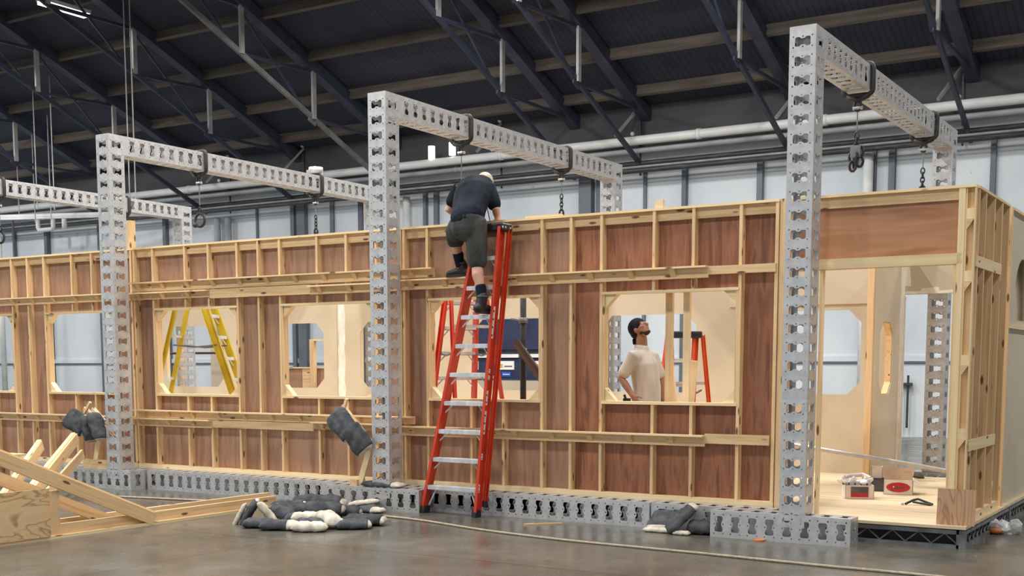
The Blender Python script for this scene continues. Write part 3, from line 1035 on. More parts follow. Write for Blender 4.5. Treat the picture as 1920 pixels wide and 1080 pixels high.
for xa, xb in ((-11.95, -11.08), (-10.85, -10.2)):
    MB().box((xa, 7.97, 1.66), (xb, 7.995, 1.72)).build('white_handle_bar', WHITE, t)
t = thing('pine_crate', 'low crate of pine boards beyond the middle far window', 'crate', (-15.1, 7, 0))
for k, (xa, xb) in enumerate(((-15.55, -15.2), (-15.19, -14.95), (-14.94, -14.5))):
    MB().box((xa, 7.0, 0), (xb, 7.3, 1.47)).build('side_board', LAUAN_BROWN if k != 1 else PINE, t)
bx('top_board', (-15.6, 6.98, 1.47), (-14.45, 7.3, 1.495), PINE_PALE, t)
t = thing('pine_portal', 'open pine portal standing behind the crate beyond the middle far window', 'portal', (-14.75, 6.9, 0))
bx('upright', (-14.88, 6.86, 0), (-14.79, 6.95, 2.0), PINE, t)
bx('crossbar', (-14.79, 6.88, 1.97), (-14.3, 6.94, 2.0), PINE, t)
bx('upright', (-14.36, 6.86, 0), (-14.30, 6.95, 1.97), PINE, t)
for x0, x1, y, z, mm, w in ((-17.45, -16.7, 6.9, 2.04, CREAM, 'pale one'), (-17.05, -16.2, 7.3, 2.03, LAUAN_BROWN, 'brownish one')):
    o = MB().box((x0, y, 0), (x1, y + .05, z)).build('leaning_sheet', mm)
    tag(o, 'upright board sheet beyond the far window behind the yellow ladder, %s' % w, 'sheet')
o = bx('pine_post', (-18.5, 7.0, 0), (-18.38, 7.08, 2.0), PINE)
tag(o, 'slim pine post beyond the far window left of the yellow ladder', 'post')
o = MB().tube([(-19.5, 6.5, 1.76), (-15.2, 6.5, 1.76)], .022, 8).build('hand_rail', WOOD_DARK)
tag(o, 'thin dark rail crossing beyond the far window behind the yellow ladder', 'rail')
t = thing('sheet_stand', 'pine stand carrying the dark rail at its left end', 'stand', (-19.5, 6.5, 0))
bx('upright', (-19.54, 6.46, 0), (-19.46, 6.54, 1.735), PINE, t)

# black scaffold post with a clamp and a dark plank, inside the set
t = thing('scaffold_post', 'black scaffold post with a clamp behind the red ladder window', 'post', (-7.0, 1.5, .19))
MB().tube([(-7.0, 1.5, .19), (-7.0, 1.5, 2.9)], .034, 12).build('tube', BLACK, t, True)
MB().box((-7.09, 1.44, .19), (-6.91, 1.56, .20)).build('foot_plate', STEEL_DARK, t)
c = MB().tube([(-7.0, 1.5, 1.98), (-7.0, 1.5, 2.04)], .05, 12).build('clamp', STEEL_DARK, t, True)
MB().tube([(-7.13, 1.46, 2.03), (-6.93, 1.46, 2.0)], .012, 6).build('clamp_bolt', STEEL_DARK, c)
MB().tube([(-7.0, 1.5, 1.62), (-7.0, 1.5, 1.70)], .04, 12).build('pale_sleeve', CREAM, t, True)
t = thing('dark_plank', 'dark stained plank slanting down right from the black post', 'plank', (-6.9, 1.42, 1.2))
board('plank', (-7.06, 1.43, 1.78), (-6.55, 1.36, 1.22), .09, .035, WOOD_DARK, t, (0, 1, 0))
board('prop', (-6.55, 1.38, 1.25), (-6.55, 1.38, .19), .05, .04, WOOD_DARK, t, (0, 1, 0))

# ------------------------------------------------------------------ ladders
def channel(p0, p1, w, fl, out, face):
    """ladder rail: web of width w along 'face', flanges fl pointing to 'out'"""
    p0, p1, out, face = V(p0), V(p1), V(out), V(face)
    x = (p1 - p0).normalized()
    face = (face - x * face.dot(x)).normalized()
    b = MB()
    b.bar(p0, p1, .006, w, face)
    for s in (-1, 1):
        q = face * (s * (w / 2 - .004)) + out * (fl / 2)
        b.bar(p0 + q, p1 + q, fl, .008, face)
    return b


def stepladder(label, mid, xdir, base_w, top_w, H, spread, nsteps, rail_m, top_m, lean=None, marks=(), cap_d=.2, group='step ladders'):
    """A frame ladder: mid = floor point between the front feet, xdir = direction along the steps,
    spread = vector from the front feet line to the rear feet line, lean = horizontal offset of the top"""
    mid, xd, spread = V(mid), V(xdir).normalized(), V(spread)
    lean = V(lean) if lean is not None else spread * .42
    t = thing('step_ladder', label, 'ladder', mid, group)
    top = mid + lean + V((0, 0, H))
    fd = spread.normalized()
    for s in (-1, 1):
        a, b = mid + xd * (s * base_w / 2), top + xd * (s * top_w / 2)
        dirn = (b - a).normalized()
        r_ = channel(a + dirn * .05, b, .10, .028, xd * s, fd).build('front_rail', rail_m, t)
        MB().bar(a, a + dirn * .075, .05, .1, fd).build('rubber_foot', BLACK, r_)
        a2 = mid + xd * (s * (base_w / 2 + .03)) + spread
        b2 = top + xd * (s * (top_w / 2 + .03)) + fd * .11
        if spread.length < .3:
            a2 += V((0, 0, .1)) - spread * .0
        d2 = (b2 - a2).normalized()
        r_ = channel(a2 + d2 * .05, b2, .06, .024, xd * s, fd).build('rear_rail', rail_m, t)
        MB().bar(a2, a2 + d2 * .06, .04, .075, fd).build('rubber_foot', BLACK, r_)
    for k in range(1, nsteps + 1):
        f = k / (nsteps + 1)
        c = mid + lean * f + V((0, 0, H * f))
        hw = (base_w * (1 - f) + top_w * f) / 2 - .004
        b = MB()
        b.bar(c - xd * hw - V((0, 0, .0)), c + xd * hw, .09, .006, (0, 0, 1))
        b.bar(c - xd * hw - fd * .043 - V((0, 0, .018)), c + xd * hw - fd * .043 - V((0, 0, .018)), .006, .038, (0, 0, 1))
        b.bar(c - xd * hw + fd * .043 - V((0, 0, .014)), c + xd * hw + fd * .043 - V((0, 0, .014)), .006, .03, (0, 0, 1))
        for q in range(-2, 3):
            e = c + fd * (q * .016) + V((0, 0, .004))
            b.bar(e - xd * hw, e + xd * hw, .005, .004, (0, 0, 1))
        st = b.build('step', ALU, t)
        for s in (-1, 1):
            p = c + xd * (s * (hw - .09)) - V((0, 0, .02))
            q = c + xd * (s * (hw - .005)) - V((0, 0, .11 if k > 1 else .2)) - lean * (.035)
            MB().tube([p, q], .008 if k > 1 else .011, 6).build('step_brace', ALU, st)
    for k in range(2, nsteps, 2):
        f = k / (nsteps + 1)
        p0 = mid + spread + V((0, 0, H * f)) + (lean - spread + fd * .11) * f
        hw = (base_w * (1 - f) + top_w * f) / 2 + .03
        if spread.length > .3:
            MB().bar(p0 - xd * hw, p0 + xd * hw, .02, .035).build('rear_brace', ALU, t)
    if spread.length > .3:
        f = .62
        for s in (-1, 1):
            p0 = mid + lean * f + V((0, 0, H * f)) + xd * (s * (base_w * (1 - f) + top_w * f) / 2)
            p1 = mid + spread + (lean - spread) * f + V((0, 0, H * f)) + xd * (s * (base_w * (1 - f) + top_w * f) / 2)
            MB().bar(p0, (p0 + p1) / 2 - V((0, 0, .03)), .012, .02).bar((p0 + p1) / 2 - V((0, 0, .03)), p1, .012, .02).build('spreader_bar', STEEL_DARK, t)
    cp = MB()
    cp.bar(top - xd * (top_w / 2 + .05) + fd * .05, top + xd * (top_w / 2 + .05) + fd * .05, cap_d, .075)
    cp = cp.build('top_cap', top_m, t)
    bv = cp.modifiers.new('bevel', 'BEVEL')
    bv.width = .012
    for s in (-1, 1):
        for q in (-.04, .01, .1):
            p = top + xd * (s * (top_w / 2 + .051)) + fd * q + V((0, 0, -.005))
            MB().tube([p, p + xd * (s * .006)], .011, 8).build('rivet', ALU, cp)
    # printed stickers on the outer face of the right rail
    for f0, f1, ww, mm in marks:
        a, b = mid + xd * (base_w / 2), top + xd * (top_w / 2)
        p, q = a + (b - a) * f0, a + (b - a) * f1
        off = xd * .0045
        l_ = MB().bar(p + off, q + off, .003, ww, fd).build('label', WHITE if mm < 2 else rail_m, t)
        nb = max(2, int((f1 - f0) * 40))
        m_ = MB()
        for k in range(nb):
            g0 = (k + .3) / nb
            g1 = (k + .75) / nb
            m_.bar(p + (q - p) * g0 + off * 1.5, p + (q - p) * (g1 if mm > 1 else g0 + .2 / nb) + off * 1.5, .003, ww * (.62 if mm > 1 else .4), fd)
        m_.build('label_print', DARKINK if mm else CARD_RED, l_)
    return t


# the tall red ladder, folded and leaning on the wall top
stepladder('tall red step ladder, folded and leaning on the wall under the climbing man', (-6.99, .06, 0), (1, -.05, 0), .665, .25, 2.87, (.0, .10, 0), 9,
           LADDER_RED, BLACK, lean=(.37, .20, 0), cap_d=.17, group=None,
           marks=((.62, .73, .045, 1), (.5, .515, .05, 1), (.478, .493, .05, 1), (.39, .44, .04, 1), (.29, .37, .042, 1), (.2, .222, .036, 1), (.085, .115, .03, 0)))
# orange ladder behind the right window
stepladder('small orange step ladder with a black top behind the right window', (-5.70, 2.55, .204), (.86, .5, 0), .40, .28, 1.66, (.05, .62, 0), 5,
           LADDER_ORANGE, BLACK, cap_d=.24)
# red ladder seen through the window behind the tall ladder
stepladder('red step ladder inside the set behind the tall leaning ladder', (-8.45, 2.1, .204), (.55, .83, 0), .62, .34, 2.35, (.88, -.48, 0), 7, LADDER_RED, BLACK)
# yellow ladder
stepladder('yellow step ladder standing open behind the left window', (-11.55, 2.13, .204), (-.448, .895, 0), .52, .32, 2.56, (-1.43, -.715, 0), 8, LADDER_YELLOW, BLACK, lean=(-.756, -.378, 0),
           marks=((.62, .80, .04, 2), (.46, .56, .045, 1)))

# ------------------------------------------------------------------ slings, chains and hooks under the beams
def rrect(c, hx, hz, r, n=5):
    """rounded rectangle in the XZ plane around c"""
    pts = []
    for qx, qz, a0 in ((1, 1, 0), (-1, 1, PI / 2), (-1, -1, PI), (1, -1, 1.5 * PI)):
        for k in range(n):
            a = a0 + PI / 2 * k / (n - 1)
            pts.append((c[0] + qx * (hx - r) + r * math.cos(a), c[1], c[2] + qz * (hz - r) + r * math.sin(a)))
    return pts


def ring_link(b, c, r, th, ax=0):
    pts = [(c[0] + (r * .62 * math.cos(a) if ax == 0 else 0), c[1] + (r * .62 * math.cos(a) if ax else 0), c[2] + r * math.sin(a))
           for a in [2 * PI * k / 10 for k in range(10)]]
    return b.tube(pts, th, 6, closed=True)


def sling(k, y, zend, kind, label):
    X = COLX[k] - W2
    T = TOPZ[k]
    t = thing('beam_sling', label, 'lifting sling', (X, y, T), 'black slings around the beams')
    zc = T - W2
    MB().tube([V(p) - V((0, 0, .012)) for p in rrect((X, y, zc), W2 + .026, W2 + .03, .05)], .024, 8, closed=True).build('webbing_loop', BLACK, t, True)
    MB().tube([(X - W2 + .01, y, zc - W2 - .045), (X, y, zc - W2 - .085), (X + W2 - .01, y, zc - W2 - .045)], .028, 8).build('lower_pad', BLACK, t, True)
    s = ring_link(MB(), (X, y, zc - W2 - .13), .05, .014).build('shackle', BLACK, t, True)
    MB().tube([(X - .045, y, zc - W2 - .155), (X + .045, y, zc - W2 - .155)], .017, 8).build('shackle_pin', STEEL, s)
    z0 = zc - W2 - .17
    w = thing('wire_drop', label.replace('black sling', 'wire drop').replace('looped around', 'under'), 'wire', (X, y, z0), 'wires hanging from the slings')
    zc2 = zend + (.28 if kind == 'chain' else .16 if kind != 'wire' else 0)
    MB().tube([(X, y, z0), (X, y, zc2)], .0065, 6).build('wire', STEEL_DARK, w)
    if kind in ('chain', 'cluster'):
        b = MB()
        z = zc2
        i = 0
        while z > zend + .06:
            ring_link(b, (X, y, z - .028), .034, .008, i % 2)
            z -= .048
            i += 1
        b.build('chain', BLACK, w, True)
    if kind == 'ring':
        b = ring_link(MB(), (X, y, zend + .09), .045, .012)
        b.build('link', BLACK, w, True)
        pts = [(X + .085 * math.cos(a), y, zend - .03 + .085 * math.sin(a)) for a in [2 * PI * q / 16 for q in range(16)]]
        MB().tube(pts, .018, 8, closed=True).build('ring_hook', BLACK, w, True)
        MB().ball((X - .09, y, zend - .09), .035).build('latch', BLACK, w, True)
    elif kind == 'cluster':
        b = MB()
        random.seed(11)
        for q in range(7):
            a = q * 1.7
            ring_link(b, (X + .035 * math.cos(a), y + .03 * math.sin(a), zend - .02 - .035 * q * .6), .05, .013, q % 2)
        b.build('hook_cluster', BLACK, w, True)
        MB().box((X - .05, y - .03, zend - .07), (X + .045, y + .03, zend + .04)).build('clamp_body', STEEL_DARK, w)
    elif kind == 'chain':
        b = ring_link(MB(), (X, y, zend + .04), .05, .014)
        b.tube([(X - .09, y, zend - .07), (X - .06, y, zend - .03), (X, y, zend), (X + .06, y, zend - .03), (X + .09, y, zend - .07)], .02, 7)
        b.build('hook', BLACK, w, True)


sling(0, 1.575, 3.46, 'ring', 'black sling looped around the beam cut off at the left edge')
sling(0, 3.90, 3.0, 'wire', 'black sling looped around the leftmost beam beside the left column')
sling(1, 1.53, 3.44, 'ring', 'black sling looped around the near half of the left column beam')
sling(1, 3.80, 3.43, 'chain', 'black sling looped around the far half of the left column beam')
sling(2, 1.515, 2.2, 'wire', 'black sling looped around the middle beam above the climbing man')
sling(2, 3.78, 3.42, 'chain', 'black sling looped around the far half of the middle beam')
sling(3, 1.585, 3.52, 'cluster', 'black sling looped around the right beam with dangling clamp')
sling(3, 4.126, 3.42, 'chain', 'black sling looped around the far end of the right beam')
t = thing('sensor_can', 'pale round can standing on the left beam above its far sling', 'can', (-11.99, 3.8, 4.31))
MB().tube([(-11.99, 3.82, 4.312), (-11.99, 3.82, 4.40)], .105, 16).build('can', STEEL, t, True)
MB().box((-12.14, 3.78, 4.266), (-12.06, 3.86, 4.37)).build('side_box', STEEL, t)

# ------------------------------------------------------------------ sandbags
def pillow(L, W, H, x0, x1, seed, sag=.0):
    rnd = random.Random(seed)
    ph = [rnd.random() * 6 for _ in range(6)]
    b = MB()
    rings = []
    nx, na = 16, 18
    for i in range(nx + 1):
        u = x0 + (x1 - x0) * i / nx
        pr = max(0.0, 1 - abs(u) ** 5) ** .5
        pr = max(pr, .10)
        ring = []
        for k in range(na):
            a = 2 * PI * k / na
            cy = math.copysign(abs(math.cos(a)) ** .75, math.cos(a))
            cz = math.copysign(abs(math.sin(a)) ** .9, math.sin(a))
            y = cy * W / 2 * (.62 + .38 * pr) * (1 + .05 * math.sin(4 * u + ph[0]))
            z = cz * H / 2 * pr * (1 if cz > 0 else .62)
            z += H * .035 * math.sin(8 * u + ph[1] + 3 * cy) * pr + H * .03 * math.sin(17 * u + 5 * cy + ph[2]) * pr
            ring.append((u * L / 2, y, z + H * .31 - sag * u * u))
        rings.append(ring)
    return b.loft(rings)


bag_seed = 0


def sandbag(label, p, yaw, L=.30, W=.17, H=.085, pitch=0., roll=0., cream=.25, side=1, group='sandbags', all_cream=False):
    """grey canvas sandbag with a cream end (share of its length), lying at p"""
    global bag_seed
    bag_seed += 1
    t = thing('sandbag', label, 'sandbag', p, group)
    M = Matrix.Translation(V(p)) @ Matrix.Rotation(R(yaw), 4, 'Z') @ Matrix.Rotation(R(pitch), 4, 'Y') @ Matrix.Rotation(R(roll), 4, 'X')
    if all_cream:
        pillow(L, W, H, -1, 1, bag_seed).build('canvas_body', SAND_CREAM, t, True, M)
    else:
        c = 1 - 2 * cream
        a = pillow(L, W, H, -1, c + .04, bag_seed)
        e = pillow(L, W * .97, H * .95, c, 1, bag_seed)
        if side < 0:
            M = M @ Matrix.Rotation(PI, 4, 'Z')
        a.build('canvas_body', SAND_GREY, t, True, M)
        e.build('cream_end', SAND_CREAM, t, True, M)
    return t


PILE = 'pile of sandbags on the floor in front of the wall'
sandbag('grey sandbag at the front left corner of the floor pile', (-7.97, -1.66, 0), 35, .30, .22, .11, group=PILE, cream=.10)
sandbag('grey sandbag with a big cream end at the front of the floor pile', (-7.66, -1.66, 0), 30, .44, .22, .115, group=PILE, cream=.42)
sandbag('all cream sandbag lying foremost in the floor pile', (-7.37, -1.63, 0), 32, .33, .19, .115, group=PILE, all_cream=True)
sandbag('cream sandbag in the middle of the pile, behind the foremost one', (-7.62, -1.36, .05), 38, .33, .18, .11, group=PILE, all_cream=True)
sandbag('cream sandbag slanting down at the right middle of the pile', (-7.38, -1.34, .045), -25, .33, .19, .12, pitch=12, group=PILE, all_cream=True)
sandbag('grey sandbag wedged between the cream ones in the middle of the pile', (-7.48, -1.50, .0), 60, .26, .22, .13, group=PILE, cream=.05)
sandbag('dark grey sandbag right of the slanting cream one', (-7.16, -1.26, 0), 38, .34, .25, .11, group=PILE, cream=.12)
sandbag('grey sandbag at the far right end of the floor pile', (-7.24, -1.0, 0), 24, .42, .26, .13, group=PILE, cream=.10)
sandbag('rounded grey sandbag topping the middle of the pile', (-7.80, -1.0, .06), 34, .50, .28, .16, group=PILE, cream=.07)
sandbag('brown grey sandbag tip showing at the right behind the pile', (-7.72, -.72, .02), 30, .34, .2, .14, group=PILE, cream=.05)
sandbag('dark sandbag at the back of the pile with a pale tip', (-8.16, -.60, .05), 26, .56, .27, .19, group=PILE, cream=.08)
sandbag('grey sandbag with a wide cream end left of the back bag', (-8.24, -.92, .05), 26, .42, .25, .15, group=PILE, cream=.2)
sandbag('greenish grey sandbag leaning inside the pile', (-8.05, -1.22, .05), -18, .32, .24, .13, pitch=20, group=PILE, cream=.15, side=-1)
sandbag('small dark sandbag sunk in the middle of the pile', (-7.84, -1.22, 0), 20, .3, .24, .13, group=PILE, cream=.05)
sandbag('grey sandbag standing like a tent at the left of the pile', (-8.20, -1.50, .09), 38, .30, .24, .10, pitch=-58, roll=0, group=PILE, cream=.05)
sandbag('cream sandbag leaning against the left of the tent like one', (-8.27, -1.58, .075), 38, .27, .10, .06, pitch=-62, group=PILE, all_cream=True)
sandbag('cream edged sandbag leaning down right from the tent like one', (-8.07, -1.48, .09), 34, .27, .13, .09, pitch=50, group=PILE, all_cream=True)
G2 = 'sandbags around the middle column foot'
sandbag('flat grey sandbag with a cream end lying on the middle base block', (-7.86, .08, .236), 4, .50, .2, .085, cream=.22, group=G2)
sandbag('grey sandbag on the floor before the middle base block, lower one', (-7.82, -.21, 0), 6, .34, .18, .08, cream=.35, group=G2)
sandbag('thin grey sandbag on the floor before the middle base block, left one', (-8.07, -.18, 0), 12, .26, .16, .07, cream=.08, group=G2)
sandbag('cream sandbag lying across the two before the middle base block', (-7.95, -.13, .06), 24, .34, .12, .07, pitch=-8, all_cream=True, group=G2)
G3 = 'sandbags left of the right base block'
sandbag('square grey sandbag leaning on the floor truss, cream edge on the floor', (-4.63, .10, .09), -88, .26, .26, .06, pitch=35, cream=.16, group=G3, side=1)
sandbag('long cream edged sandbag lying at the foot of the square one', (-4.63, .0, 0), 3, .30, .1, .06, all_cream=True, group=G3)
sandbag('folded grey sandbag standing in the middle of the right group', (-4.40, .06, .11), 40, .36, .2, .12, pitch=-42, cream=.16, group=G3)
sandbag('dark sandbag against the left end of the right base block', (-4.26, .10, .0), 10, .24, .2, .16, cream=.03, group=G3)
sandbag('white tipped scrap of sandbag at the foot of the right group', (-4.38, -.05, 0), 5, .16, .08, .05, all_cream=True, group=G3)
# saddle bags hung over the braces of the two left columns
G4 = 'sandbags hung on the brace of the left column'
sandbag('dark saddle sandbag hanging on the left of the left column brace', (-12.60, -.02, .80), 18, .34, .26, .12, pitch=32, roll=70, cream=.08, group=G4)
sandbag('dark saddle sandbag hanging in the middle of the left column brace', (-12.42, -.04, .72), 5, .34, .2, .12, pitch=75, roll=0, cream=.1, group=G4)
sandbag('dark saddle sandbag hanging against the left steel column', (-12.24, -.05, .76), 0, .36, .22, .11, pitch=68, roll=0, cream=.06, group=G4)
G5 = 'sandbags hung on the brace of the middle column'
sandbag('upper dark saddle sandbag hung on the middle column brace', (-8.30, -.02, .89), 0, .36, .26, .10, pitch=42, roll=75, cream=.08, group=G5)
sandbag('lower dark saddle sandbag against the middle steel column', (-8.08, -.04, .74), 0, .34, .24, .10, pitch=48, roll=75, cream=.08, group=G5)

# ------------------------------------------------------------------ timber braces
t = thing('timber_brace', 'leaning pine brace carrying sandbags beside the middle steel column', 'brace', (-8.2, .1, HB))
board('upright_strut', (-8.20, .10, .237), (-8.04, .12, .70), .02, .07, PINE_PALE, t, (1, 0, 0))
board('slanting_board', (-8.42, .10, 1.08), (-7.98, .12, .62), .05, .05, PINE, t, (0, 1, 0))
board('peg', (-8.40, .08, 1.00), (-8.34, .08, 1.16), .03, .03, PINE_PALE, t, (0, 1, 0))
bx('foot_block', (-8.30, .06, .237), (-8.20, .2, .30), PINE, t)
t = thing('timber_brace', 'leaning pine brace carrying sandbags beside the left steel column', 'brace', (-12.4, .1, HB))
board('upright_strut', (-12.46, .10, .26), (-12.36, .10, .62), .02, .08, PINE_PALE, t, (1, 0, 0))
board('slanting_board', (-12.62, .10, .98), (-12.13, .14, .62), .05, .05, PINE, t, (0, 1, 0))
board('peg', (-12.60, .08, .92), (-12.48, .08, 1.06), .03, .03, PINE_PALE, t, (0, 1, 0))
board('crosspiece', (-12.43, .08, .98), (-12.24, .08, .83), .04, .05, PINE_PALE, t, (0, 1, 0))
bx('foot_board', (-12.58, .02, .237), (-12.13, .045, .35), PINE, t)

# big triangular braces lying out from the wall at the lower left
def big_brace(label, x, yoff=0.0):
    t = thing('floor_brace', label, 'brace', (x, -2 + yoff, 0), 'triangular timber braces at lower left')
    y0, y1 = -4.9 + yoff, -.35 + yoff
    bx('floor_rail', (x - .02, y0, .012), (x + .02, y1, .12), PINE, t)
    bx('rail_foot', (x + .02, y0, 0), (x + .06, y1 - .15, .028), PINE_PALE, t)
    bx('floor_rail', (x - .32, y0, .012), (x - .28, y1 + .22, .12), PINE, t)
    board('diagonal', (x + .042, -2.05 + yoff, .05), (x + .042, -4.75 + yoff, 1.20), .115, .04, PINE, t, (1, 0, 0))
    board('diagonal_edge', (x + .008, -2.02 + yoff, .11), (x + .008, -4.75 + yoff, 1.27), .03, .03, PINE_PALE, t, (1, 0, 0))
    board('rear_diagonal', (x - .25, -2.35 + yoff, .06), (x - .25, -4.75 + yoff, 1.08), .11, .035, PINE, t, (1, 0, 0))
    bx('upright', (x - .02, -3.16 + yoff, .12), (x + .02, -3.08 + yoff, .42), PINE, t)
    bx('upright', (x - .30, -3.75 + yoff, .12), (x - .26, -3.66 + yoff, .70), PINE, t)
    MB().box((x + .062, -4.3 + yoff, .03), (x + .075, -3.22 + yoff, .45)).build('ply_gusset', PLY_WILD, t)
    return t


big_brace('big triangular timber brace with a wavy grained plywood gusset at lower left', -9.0)
t = thing('leaning_brace', 'long pine planks slanting up to the left column sandbags', 'brace', (-11.0, -1.9, 0))
board('plank', (-10.85, -2.15, .02), (-12.2, -.36, .64), .12, .04, PINE, t, (.6, .45, .1))
board('plank_edge', (-10.90, -2.17, .07), (-12.23, -.38, .69), .04, .05, PINE_PALE, t, (.6, .45, .1))
board('lower_plank', (-10.78, -2.05, .02), (-11.95, -.48, .47), .10, .03, PINE, t, (.6, .45, .1))
t = thing('leaning_brace', 'shorter pine plank with a notched end at the left', 'brace', (-11.2, -2.2, 0))
board('plank', (-10.95, -2.35, .02), (-11.98, -1.02, .60), .11, .04, PINE, t, (.6, .45, .1))
board('plank_edge', (-10.98, -2.37, .07), (-12.0, -1.03, .65), .03, .05, PINE_PALE, t, (.6, .45, .1))
t = thing('pine_trestle', 'pine trestle frame cut off by the left picture edge', 'trestle', (-13.4, -.6, 0))
bx('top_board', (-14.1, -.75, .40), (-13.05, -.45, .425), PINE_PALE, t)
for x in (-14.0, -13.42, -13.12):
    bx('leg', (x, -.64, 0), (x + .05, -.58, .40), PINE_PALE, t)
bx('side_board', (-13.4, -.56, .05), (-13.06, -.53, .395), PINE, t)

# ------------------------------------------------------------------ things on the floor and the deck
pts = [(-11.2, -.62), (-10.1, -.40), (-9.134, -.253), (-8.62, -.30), (-8.3, -.36), (-7.58, -.442), (-7.339, -.445), (-6.85, -.529), (-6.073, -.764), (-5.423, -.89),
       (-4.839, -.96), (-3.952, -1.0), (-3.381, -1.04), (-2.683, -1.09), (-2.139, -1.10), (-.5, -1.2), (2, -1.2)]
sm = []
for i in range(len(pts) - 1):
    a, b = pts[max(i - 1, 0)], pts[min(i + 2, len(pts) - 1)]
    p, q = pts[i], pts[i + 1]
    for k in range(5):
        s = k / 5
        h = [0, 0]
        for ax in (0, 1):
            m0, m1 = (q[ax] - a[ax]) / 2, (b[ax] - p[ax]) / 2
            h[ax] = (2 * s ** 3 - 3 * s * s + 1) * p[ax] + (s ** 3 - 2 * s * s + s) * m0 + (-2 * s ** 3 + 3 * s * s) * q[ax] + (s ** 3 - s * s) * m1
        sm.append((h[0], h[1], .011))
tag(MB().tube(sm, .011, 8).build('floor_rope', ROPE, None, True), 'pale rope running across the concrete floor before the steel base', 'rope')
tag(board('wood_stick', (-5.93, -.225, .008), (-5.66, .035, .008), .02, .014, PINE, None), 'short wooden stick lying on the floor right of the red ladder', 'stick')
tag(MB().tube([(-3.66, -.03, 0), (-3.66, -.03, .012)], .05, 12).build('floor_disc', ORANGE), 'small orange disc on the floor under the right base block', 'disc')
random.seed(21)
b = MB()
for k in range(9):
    b.ball((-1.95 + random.uniform(-.13, .16), 1.66 + random.uniform(-.12, .12), .03 + random.random() * .03), .09, .07, .03 + random.random() * .02, 7, 5,
           Matrix.Rotation(random.random() * 6, 3, V((random.random(), random.random(), random.random())).normalized()))
tag(b.build('plastic_wrap', PLASTIC), 'crumpled clear plastic wrap on the floor beside the deck edge at right', 'wrap')
tag(MB().ball((-2.0, 1.50, .03), .06, .05, .03, 10, 6).build('orange_rag', ORANGE, None, True), 'orange scrap beside the plastic wrap at the deck edge', 'scrap')

tube_a, tube_b = V((-4.95, 2.66, .745)), V((-1.95, 4.05, .165 + .05))
tag(MB().tube([tube_a, (tube_a * .42 + tube_b * .58), V((-2.1, 3.97, .214))], .024, 12).build('scaffold_tube', STEEL, None, True),
    'long steel scaffold tube slanting across the doorway down to the deck', 'tube')
t = thing('saw_horse', 'low pine saw horse holding up the steel tube behind the red flat', 'trestle', (-4.75, 2.75, .19))
bx('top_bar', (-4.8, 2.5, .58), (-4.7, 3.0, .63), PINE, t)
for y in (2.55, 2.95):
    for s in (-1, 1):
        board('leg', (-4.75 + s * .03, y, .58), (-4.75 + s * .2, y, .19), .05, .03, PINE, t, (0, 1, 0))


def carton(label, c, yaw, sx, sy, h, m, flaps=True, front=None, group='cartons on the deck'):
    t = thing('carton', label, 'box', c, group)
    M = Matrix.Translation(V(c)) @ Matrix.Rotation(R(yaw), 4, 'Z')
    b = MB()
    w = .006
    b.box((-sx / 2, -sy / 2, 0), (sx / 2, sy / 2, w))
    b.box((-sx / 2, -sy / 2, 0), (sx / 2, -sy / 2 + w, h)).box((-sx / 2, sy / 2 - w, 0), (sx / 2, sy / 2, h))
    b.box((-sx / 2, -sy / 2, 0), (-sx / 2 + w, sy / 2, h)).box((sx / 2 - w, -sy / 2, 0), (sx / 2, sy / 2, h))
    b.build('carton_body', m, t, M=M)
    if flaps:
        f = MB().prism([(-sx / 2, -sy / 2, h), (sx / 2, -sy / 2, h), (sx / 2 - .02, -sy / 2 + .03, h + .09), (-sx / 2 - .01, -sy / 2 + .03, h + .09)], (0, .004, 0))
        f.build('front_flap', CARD_BROWN, t, M=M)
        MB().prism([(-sx / 2, sy / 2, h), (sx / 2, sy / 2, h), (sx / 2 + .02, sy / 2 + .05, h + .10), (-sx / 2, sy / 2 + .05, h + .10)], (0, .004, 0)).build('rear_flap', CARD_BROWN, t, M=M)
        MB().prism([(sx / 2, -sy / 2, h), (sx / 2, sy / 2, h), (sx / 2 + .07, sy / 2 - .02, h - .05), (sx / 2 + .07, -sy / 2 + .02, h - .05)], (.004, 0, 0)).build('side_flap', CARD_WHITE, t, M=M)
    if front == 'oval':
        o = MB().prism([(.118 * math.cos(2 * PI * k / 28), -sy / 2 - .003, h / 2 + .05 * math.sin(2 * PI * k / 28)) for k in range(28)], (0, .004, 0)).build('red_oval', CARD_RED, t, M=M)
        MB().box((-.05, -sy / 2 - .005, h / 2 - .006), (.055, -sy / 2 - .002, h / 2 + .004)).build('pale_print', CARD_DARK, o, M=M)
        MB().ball((-.045, -sy / 2 - .004, h / 2 + .004), .008).build('white_dot', WHITE, o, M=M)  # small white dot on the red oval
        MB().box((sx / 2, -sy / 2 + .03, .02), (sx / 2 + .003, sy / 2 - .02, h - .02)).build('side_print', CARD_DARK, t, M=M)
    if front == 'stripe':
        MB().box((-.085, -sy / 2 - .003, h * .45), (.085, -sy / 2, h - .012)).build('grey_print', CARD_DARK, t, M=M)
        MB().box((-.085, -sy / 2 - .003, h * .15), (.085, -sy / 2, h * .45)).build('red_print', CARD_RED, t, M=M)
    return t


